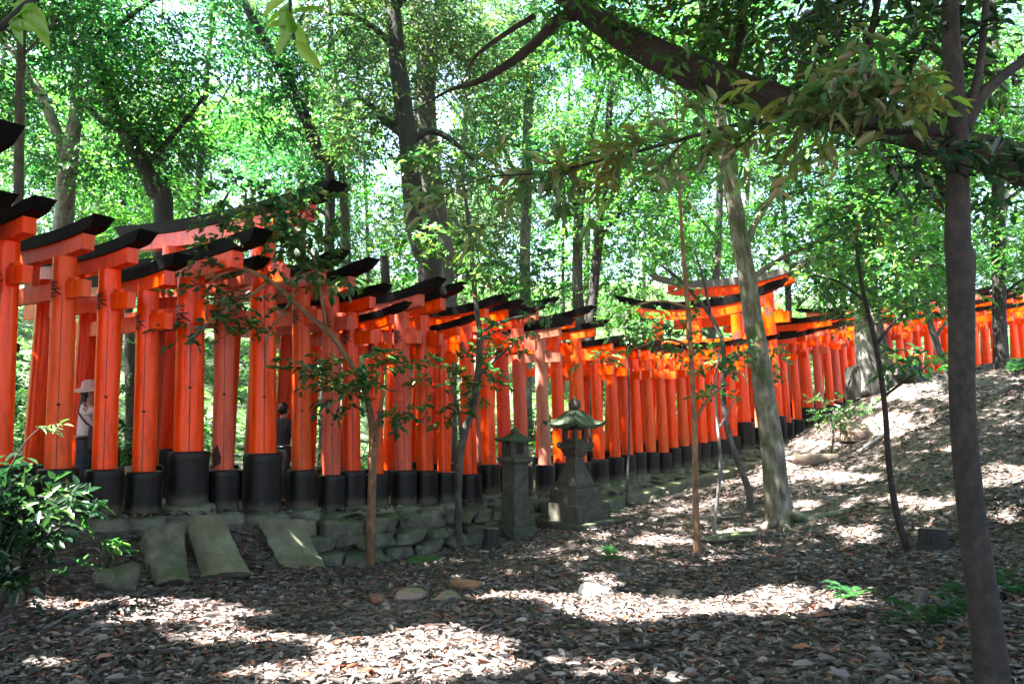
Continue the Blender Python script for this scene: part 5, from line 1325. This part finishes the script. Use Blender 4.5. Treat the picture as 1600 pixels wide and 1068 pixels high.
# low growth behind the gates at the left and centre: bushes
for k, (pxv, py, Y, rx, ry) in enumerate([(40, 600, 13.5, 60, 60), (150, 560, 14.5, 60, 60), (210, 690, 13.6, 40, 40), (290, 600, 15.5, 70, 70), (270, 480, 17, 80, 60), (430, 560, 18.5, 60, 40), (140, 720, 13.2, 40, 40), (560, 480, 19, 80, 40), (760, 470, 23, 80, 40), (900, 470, 26, 90, 40), (480, 450, 22, 70, 50), (690, 430, 24, 80, 46), (830, 430, 27, 90, 50), (960, 430, 29, 90, 46), (1080, 400, 31, 90, 50), (1260, 420, 34, 100, 50)]):
    q = P(pxv, py + ry, Y); zg = gz(q[0], q[1]); lab = ['bush growing behind the outermost gate pillars', 'bush seen beyond the woman in the sun hat', 'dark bush behind the narrow gate right of the woman', 'bushy growth behind the thick gate pillar', 'tall bush behind the black roofs of the nearer gates', 'bush on the slope behind the half hidden man', 'low bush behind the legs of the woman', 'bush on the slope behind the tan sapling', 'bush behind the roofs near the small stone lantern', 'bush behind the roofs above the large stone lantern', 'tall bush on the slope behind the tallest gate tip', 'tall bush between the big dark trunk and the grey sapling', 'tall pale bush above the roofs over the small stone lantern', 'tall bush right of the large stone lantern above the gate roofs', 'tall bush behind the left tips of the double curved roofs', 'tall bush behind the right tip of the highest curved roof'][k]
    root = empty('bush', (q[0], q[1], zg), lab, 'bush')
    mb = MB()
    for j in range(3):
        a = rs.uniform(0, 6.28); mb.tube([(q[0], q[1], zg - .1), (q[0] + .2 * math.cos(a), q[1] + .2 * math.sin(a), zg + .5), (q[0] + .5 * math.cos(a), q[1] + .5 * math.sin(a), zg + 1.1)], [.03, .02, .01], 7, 3, .05, j)
    mb.build('stem', M['bark_grey'], root)
    zc = P(pxv, py, Y)[2]; s = Y / F
    bl = [(q[0], q[1], max(zc, zg + .5), rx * s, 0.8, ry * s), (q[0] + .3, q[1], zg + .5, rx * s * .9, .7, .5)]
    crown(root, 'foliage', bl, 62 if k < 11 else 150, 2, 9, 0.13 if k < 11 else .17, M[['leaf_far', 'leaf_bright', 'leaf_dark', 'leaf_far', 'leaf_bright', 'leaf_olive', 'leaf_bright', 'leaf_far', 'leaf_bright', 'leaf_bright', 'leaf_far', 'leaf_bright', 'leaf_far', 'leaf_bright', 'leaf_far', 'leaf_bright'][k]], 400 + k, 0.4)
rs = np.random.default_rng(777)
n = 30000; X = rs.uniform(-40, 60, n); Y = rs.uniform(8, 75, n); dd, _ = line_query(X, Y)
k = (dd < -4.3) & (lit_noise(X * .35, Y * .35) + rs.normal(0, .5, n) + np.clip((-dd - 6) / 6, -.3, 1.2) > 0.1); X, Y = X[k], Y[k]; n = len(X)
O = np.column_stack([X, Y, ground_z(X, Y) + rs.uniform(0.05, 1.5, n) * (0.4 + 0.6 * np.clip(lit_noise(X * .5 + 4, Y * .5), 0, 1))])
C, D, NN, L, W = spray(O, rs.normal(0, 1, (n, 3)) * np.array([1, 1, .35]) + np.array([0, 0, .25]), norm(np.array([0, -.2, 1.0]) + rs.normal(0, .35, (n, 3))), .55 * rs.uniform(.6, 1.3, n), 9, .17, rs, .3, .48)
o = leaves('undergrowth', C, D, NN, L, W, M['leaf_bright']); tag(o, 'green undergrowth covering the slope behind the gates', 'undergrowth', kind='stuff')
# brown trunk glimpsed behind the faded gate
btree('dark brown trunk glimpsed between gates beside the low vermilion gate', [(612, 760, 15), (614, 680, 14), (613, 610, 11), (610, 540, 9), (600, 400, 7)], 16.3, 'bark_red', [], [], 0, .1, 213)
btree('grey brown trunk seen through the gates right of the woman', [(206, 720, 11), (207, 660, 10), (205, 600, 9), (200, 500, 8), (190, 360, 7)], 14.6, 'bark_grey', [[(200, 690, 3), (203, 620, 3), (213, 575, 3)]], [], 0, .1, 214)
btree('dark trunk seen between the faded gate and the glossy vermilion gate', [(655, 720, 8), (650, 640, 8), (646, 570, 7), (640, 480, 6)], 17.5, 'bark_dark', [], [], 0, .1, 215)

# ------------------------------------------------------------------ crowns overhead: trees added out of view and leaves placed to cast dappled shade
SH = []
for k, (a, b, lab) in enumerate([(-9.5, 1.5, 'tall unseen tree added for shade to the left of the shrub'), (-4.5, -3.5, 'tall unseen tree added for shade behind the camera on the left'), (3.5, -4.0, 'tall unseen tree added for shade behind the camera on the right'), (11.5, 4.5, 'tall unseen tree added for shade on the upper slope')]):
    z = gz(a, b); t = empty('added_shade_tree', (a, b, z), lab, 'tree'); mb = MB()
    mb.tube([(a, b, z - .3), (a + .1, b, z + 2), (a + .3, b + .2, z + 5), (a + .8, b + .6, z + 8), (a + 1.2, b + 1, z + 11)], [.28, .24, .2, .14, .06], 14, 5, .05, k, .5); mb.build('trunk', M['bark_dark'], t)
    for j in range(5):
        an = rs.uniform(0, 6.28); z1 = z + rs.uniform(4.5, 8); mb = MB()
        mb.tube([(a + .35, b + .3, z1), (a + 1.5 * math.cos(an), b + 1.5 * math.sin(an), z1 + 1.2), (a + 3.6 * math.cos(an), b + 3.6 * math.sin(an), z1 + 2.2)], [.09, .06, .02], 8, 4, .05, j); mb.build('limb', M['bark_dark'], t)
    SH.append((t, a, b))
for t, p0 in BACK[:5]: SH.append((t, t.location[0], t.location[1]))
SH.append((TP, TP.location[0], TP.location[1])); SH.append((TL, 6.0, 7.0))
rs = np.random.default_rng(500)
nc = 15000
tx = rs.uniform(-13, 18, nc); ty = rs.uniform(-6, 23, nc)
ok = ~((ty > 17) & (tx > 9)); tx, ty = tx[ok], ty[ok]
tx = np.concatenate([tx, rs.uniform(-7, 8, 3800)]); ty = np.concatenate([ty, rs.uniform(3.5, 9.5, 3800)])
tx = np.concatenate([tx, rs.uniform(9, 27, 4200)]); ty = np.concatenate([ty, rs.uniform(14, 32, 4200)]); nc = len(tx)
zt = np.full(nc, 9.0) 
hb = rs.uniform(0.3, 3.0, nc)
for _ in range(6):
    cx_ = tx + SUN[0] / SUN[2] * (zt - .2); cy_ = ty + SUN[1] / SUN[2] * (zt - .2)
    zt = np.maximum(8.4, 0.60 * cy_ + 3.4) + hb
CL = np.stack([cx_, cy_, zt], 1)
CL = CL[(CL[:, 1] < 12.5) | (rs.uniform(0, 1, len(CL)) < 0.55)]
own = np.argmin(np.stack([(CL[:, 0] - a) ** 2 + (CL[:, 1] - b) ** 2 for _, a, b in SH], 1), 1)
for k, (t, a, b) in enumerate(SH):
    c = CL[own == k]
    if not len(c): continue
    per = 3; O = np.repeat(c, per, 0) + rs.normal(0, .3, (len(c) * per, 3)) * np.array([1, 1, .5])
    A = rs.normal(0, 1, (len(O), 3)) * np.array([1, 1, .3]); N = np.array([0, 0, 1.0]) + rs.normal(0, .3, (len(O), 3))
    C, D, NN, L, W = spray(O, A, norm(N), .6 * rs.uniform(.6, 1.2, len(O)), 9, .20, rs, .2, .46)
    leaves('shade_canopy', C, D, NN, L, W, M['leaf_far'], t, gaps=True)  # leaves added for their shadow, hung on unseen and visible trees alike

# leaves hanging close to the lens at the top left
def twig(label, pts, Y, leaf, n, seed, mat):
    q, r = pxline(pts, Y); root = empty('hanging_twig', q[0], label, 'twig')
    mb = MB(); mb.tube(q, r, 7, 4, .05, seed); mb.build('stem', M['bark_dark'], root)
    rs = np.random.default_rng(seed); m = n
    t = np.linspace(.35, 1, m); idx = t * (len(q) - 1); C = np.stack([np.interp(idx, np.arange(len(q)), q[:, i]) for i in range(3)], 1)
    D = rs.normal(0, 1, (m, 3)) * np.array([.95, .35, .55]) + np.array([0, .0, -.55]); N = np.array([0, -.8, .45]) + rs.normal(0, .25, (m, 3))
    L = leaf * rs.uniform(.8, 1.15, m); leaves('leaf_spray', C, D, N, L, L * .40, M[mat], root, True)
twig('twig with broad green leaves hanging from the top edge near the corner', [(-40, 60, 8), (0, 42, 7), (25, 20, 5), (40, 5, 4), (60, 0, 3)], 2.6, .15, 6, 601, 'leaf_lime')
twig('twig with drooping green leaves hanging from the top edge, farther from the corner', [(440, -60, 4), (452, -10, 3), (455, 30, 3), (460, 62, 2.5)], 3.2, .16, 9, 603, 'leaf_lime')

# ------------------------------------------------------------------ fallen leaves
rs = np.random.default_rng(901)
def scatter(n, y0, y1, size):
    # more leaves where they are nearer
    Y = y0 + (y1 - y0) * rs.uniform(0, 1, n) ** 1.15
    X = rs.uniform(-0.78, 0.80, n) * Y
    dd, _ = line_query(X, Y); k = (dd > 0.38 + 0.15 * rs.uniform(0, 1, n)) & (rs.uniform(0, 1, n) < 0.78 + 0.35 * lit_noise(X * .45 + 9, Y * .45))
    return X[k], Y[k], size
XS = []; YS = []; SZ = []
for n, a, b, s in ((82000, 4.0, 9.5, .078), (72000, 9.0, 17, .085), (30000, 16, 29, .13)):
    X, Y, s = scatter(n, a, b, s); XS.append(X); YS.append(Y); SZ.append(np.full(len(X), s))
X = np.concatenate(XS); Y = np.concatenate(YS); SZ = np.concatenate(SZ); n = len(X)
Z = ground_z(X, Y) + rs.uniform(0.004, 0.035, n)
a = rs.uniform(0, 6.28, n)
D = np.stack([np.cos(a), np.sin(a), rs.normal(0, .18, n)], 1); N = np.array([0, 0, 1.0]) + rs.normal(0, .42, (n, 3))
L = SZ * np.clip(np.exp(rs.normal(-.1, .38, n)), .3, 1.9)
o = leaves('fallen_leaves', np.stack([X, Y, Z], 1), D, N, L, L * rs.uniform(.26, .46, n), M['litter'], None, True, fold=.18, droop=.16)
tag(o, 'dry brown and grey leaves covering the forest floor', 'fallen leaves', kind='stuff')
# broken twigs among the leaves
n = 900; X = rs.uniform(-.75, .78, n) * 1.0; Y = 4.2 + 15 * rs.uniform(0, 1, n) ** 1.4; X = X * Y
dd, _ = line_query(X, Y); k = dd > .7; X, Y = X[k], Y[k]; mb = MB()
Z = ground_z(X, Y)
for i in range(len(X)):
    a = rs.uniform(0, 6.28); l = rs.uniform(.08, .38); r = rs.uniform(.0025, .006); c = np.array([X[i], Y[i], Z[i] + .035]); t = np.array([math.cos(a), math.sin(a), rs.normal(0, .12)]) * l / 2; b_ = rs.normal(0, .02, 3) * [1, 1, .3]
    mb.tube([c - t, c + b_, c + t], [r, r, r * .6], 4, 1)
o = mb.build('twig_litter', M['bark_grey']); tag(o, 'thin broken twigs strewn among the dry leaves', 'twigs', kind='stuff')
# some on the path edge and behind the gates
n = 9000; i = rs.integers(10, len(LINE) - 10, n); oo = np.where(rs.uniform(0, 1, n) < .35, rs.uniform(-.2, .35, n), -rs.uniform(2.2, 10, n))
nn_ = np.stack([LT[i][:, 1], -LT[i][:, 0]], 1); q = LINE[i] + nn_ * oo[:, None] + rs.normal(0, .1, (n, 2))
Z = np.where(oo > -3.3, path_z(LS[i]) - .03, ground_z(q[:, 0], q[:, 1])) + rs.uniform(.005, .03, n)
a = rs.uniform(0, 6.28, n); D = np.stack([np.cos(a), np.sin(a), rs.normal(0, .15, n)], 1); N = np.array([0, 0, 1.0]) + rs.normal(0, .3, (n, 3)); L = .12 * rs.uniform(.6, 1.2, n)
o = leaves('scattered_leaves', np.column_stack([q, Z]), D, N, L, L * .42, M['litter'], None, False, fold=.3); tag(o, 'dry leaves scattered behind and beneath the gates', 'fallen leaves', kind='stuff')

# ------------------------------------------------------------------ sky, sun, camera
w = bpy.data.worlds.new('World'); SC.world = w; w.use_nodes = True
nt = w.node_tree; bg = nt.nodes['Background']
sk = nt.nodes.new('ShaderNodeTexSky'); sk.sky_type = 'NISHITA'; sk.sun_disc = False
el = math.asin(SUN[2]); sk.sun_elevation = el; sk.sun_rotation = math.atan2(SUN[0], SUN[1]) % (2 * math.pi)
sk.air_density = 1.0; sk.dust_density = 3.0; sk.ozone_density = 1.0
nt.links.new(sk.outputs[0], bg.inputs['Color']); bg.inputs['Strength'].default_value = 0.06
sd = bpy.data.lights.new('sun', 'SUN'); sd.energy = 5.0; sd.angle = R(0.5); sd.color = (1.0, 0.95, 0.88)
so = bpy.data.objects.new('sun', sd); link(so); so.rotation_euler = Vector(SUN).to_track_quat('Z', 'Y').to_euler()

cd = bpy.data.cameras.new('photo_camera'); cd.sensor_width = 36; cd.lens = F / 1600 * 36; cd.clip_end = 2000; cd.clip_start = 0.05
co = bpy.data.objects.new('photo_camera', cd); link(co); co.location = (0, 0, CAMZ); co.rotation_euler = (R(90) + PITCH, 0, 0)
SC.camera = co
SC.view_settings.view_transform = 'Standard'; SC.view_settings.look = 'None'; SC.view_settings.gamma = 1.0
SC.view_settings.exposure = 4.2
cy = SC.cycles; SC.render.engine = 'CYCLES'
cy.max_bounces = 7; cy.diffuse_bounces = 4; cy.glossy_bounces = 2; cy.transmission_bounces = 4; cy.transparent_max_bounces = 4
cy.use_denoising = True; cy.sample_clamp_indirect = 6.0; cy.caustics_reflective = False; cy.caustics_refractive = False

# ------------------------------------------------------------------ thin haze under the trees
hz = bpy.data.materials.new('forest_haze'); hz.use_nodes = True; hn = hz.node_tree; hn.nodes.clear()
ho = hn.nodes.new('ShaderNodeOutputMaterial'); hv = hn.nodes.new('ShaderNodeVolumePrincipled')
hv.inputs['Color'].default_value = (0.95, 0.98, 0.97, 1); hv.inputs['Density'].default_value = 0.00018; hv.inputs['Anisotropy'].default_value = 0.2
hn.links.new(hv.outputs[0], ho.inputs['Volume'])
zlo = float(np.min([np.min(ground_z(xs, np.full_like(xs, y_))) for y_ in ys[::6]])) - 1.5
mb = MB(); mb.box((15, 90, (zlo + 46) / 2), (500, 440, 46 - zlo)); o = mb.build('haze', hz, smooth=False); tag(o, 'thin pale haze hanging between the trees of the wood', 'haze', kind='stuff')
cy.volume_bounces = 0; cy.volume_step_rate = 4; cy.volume_max_steps = 32
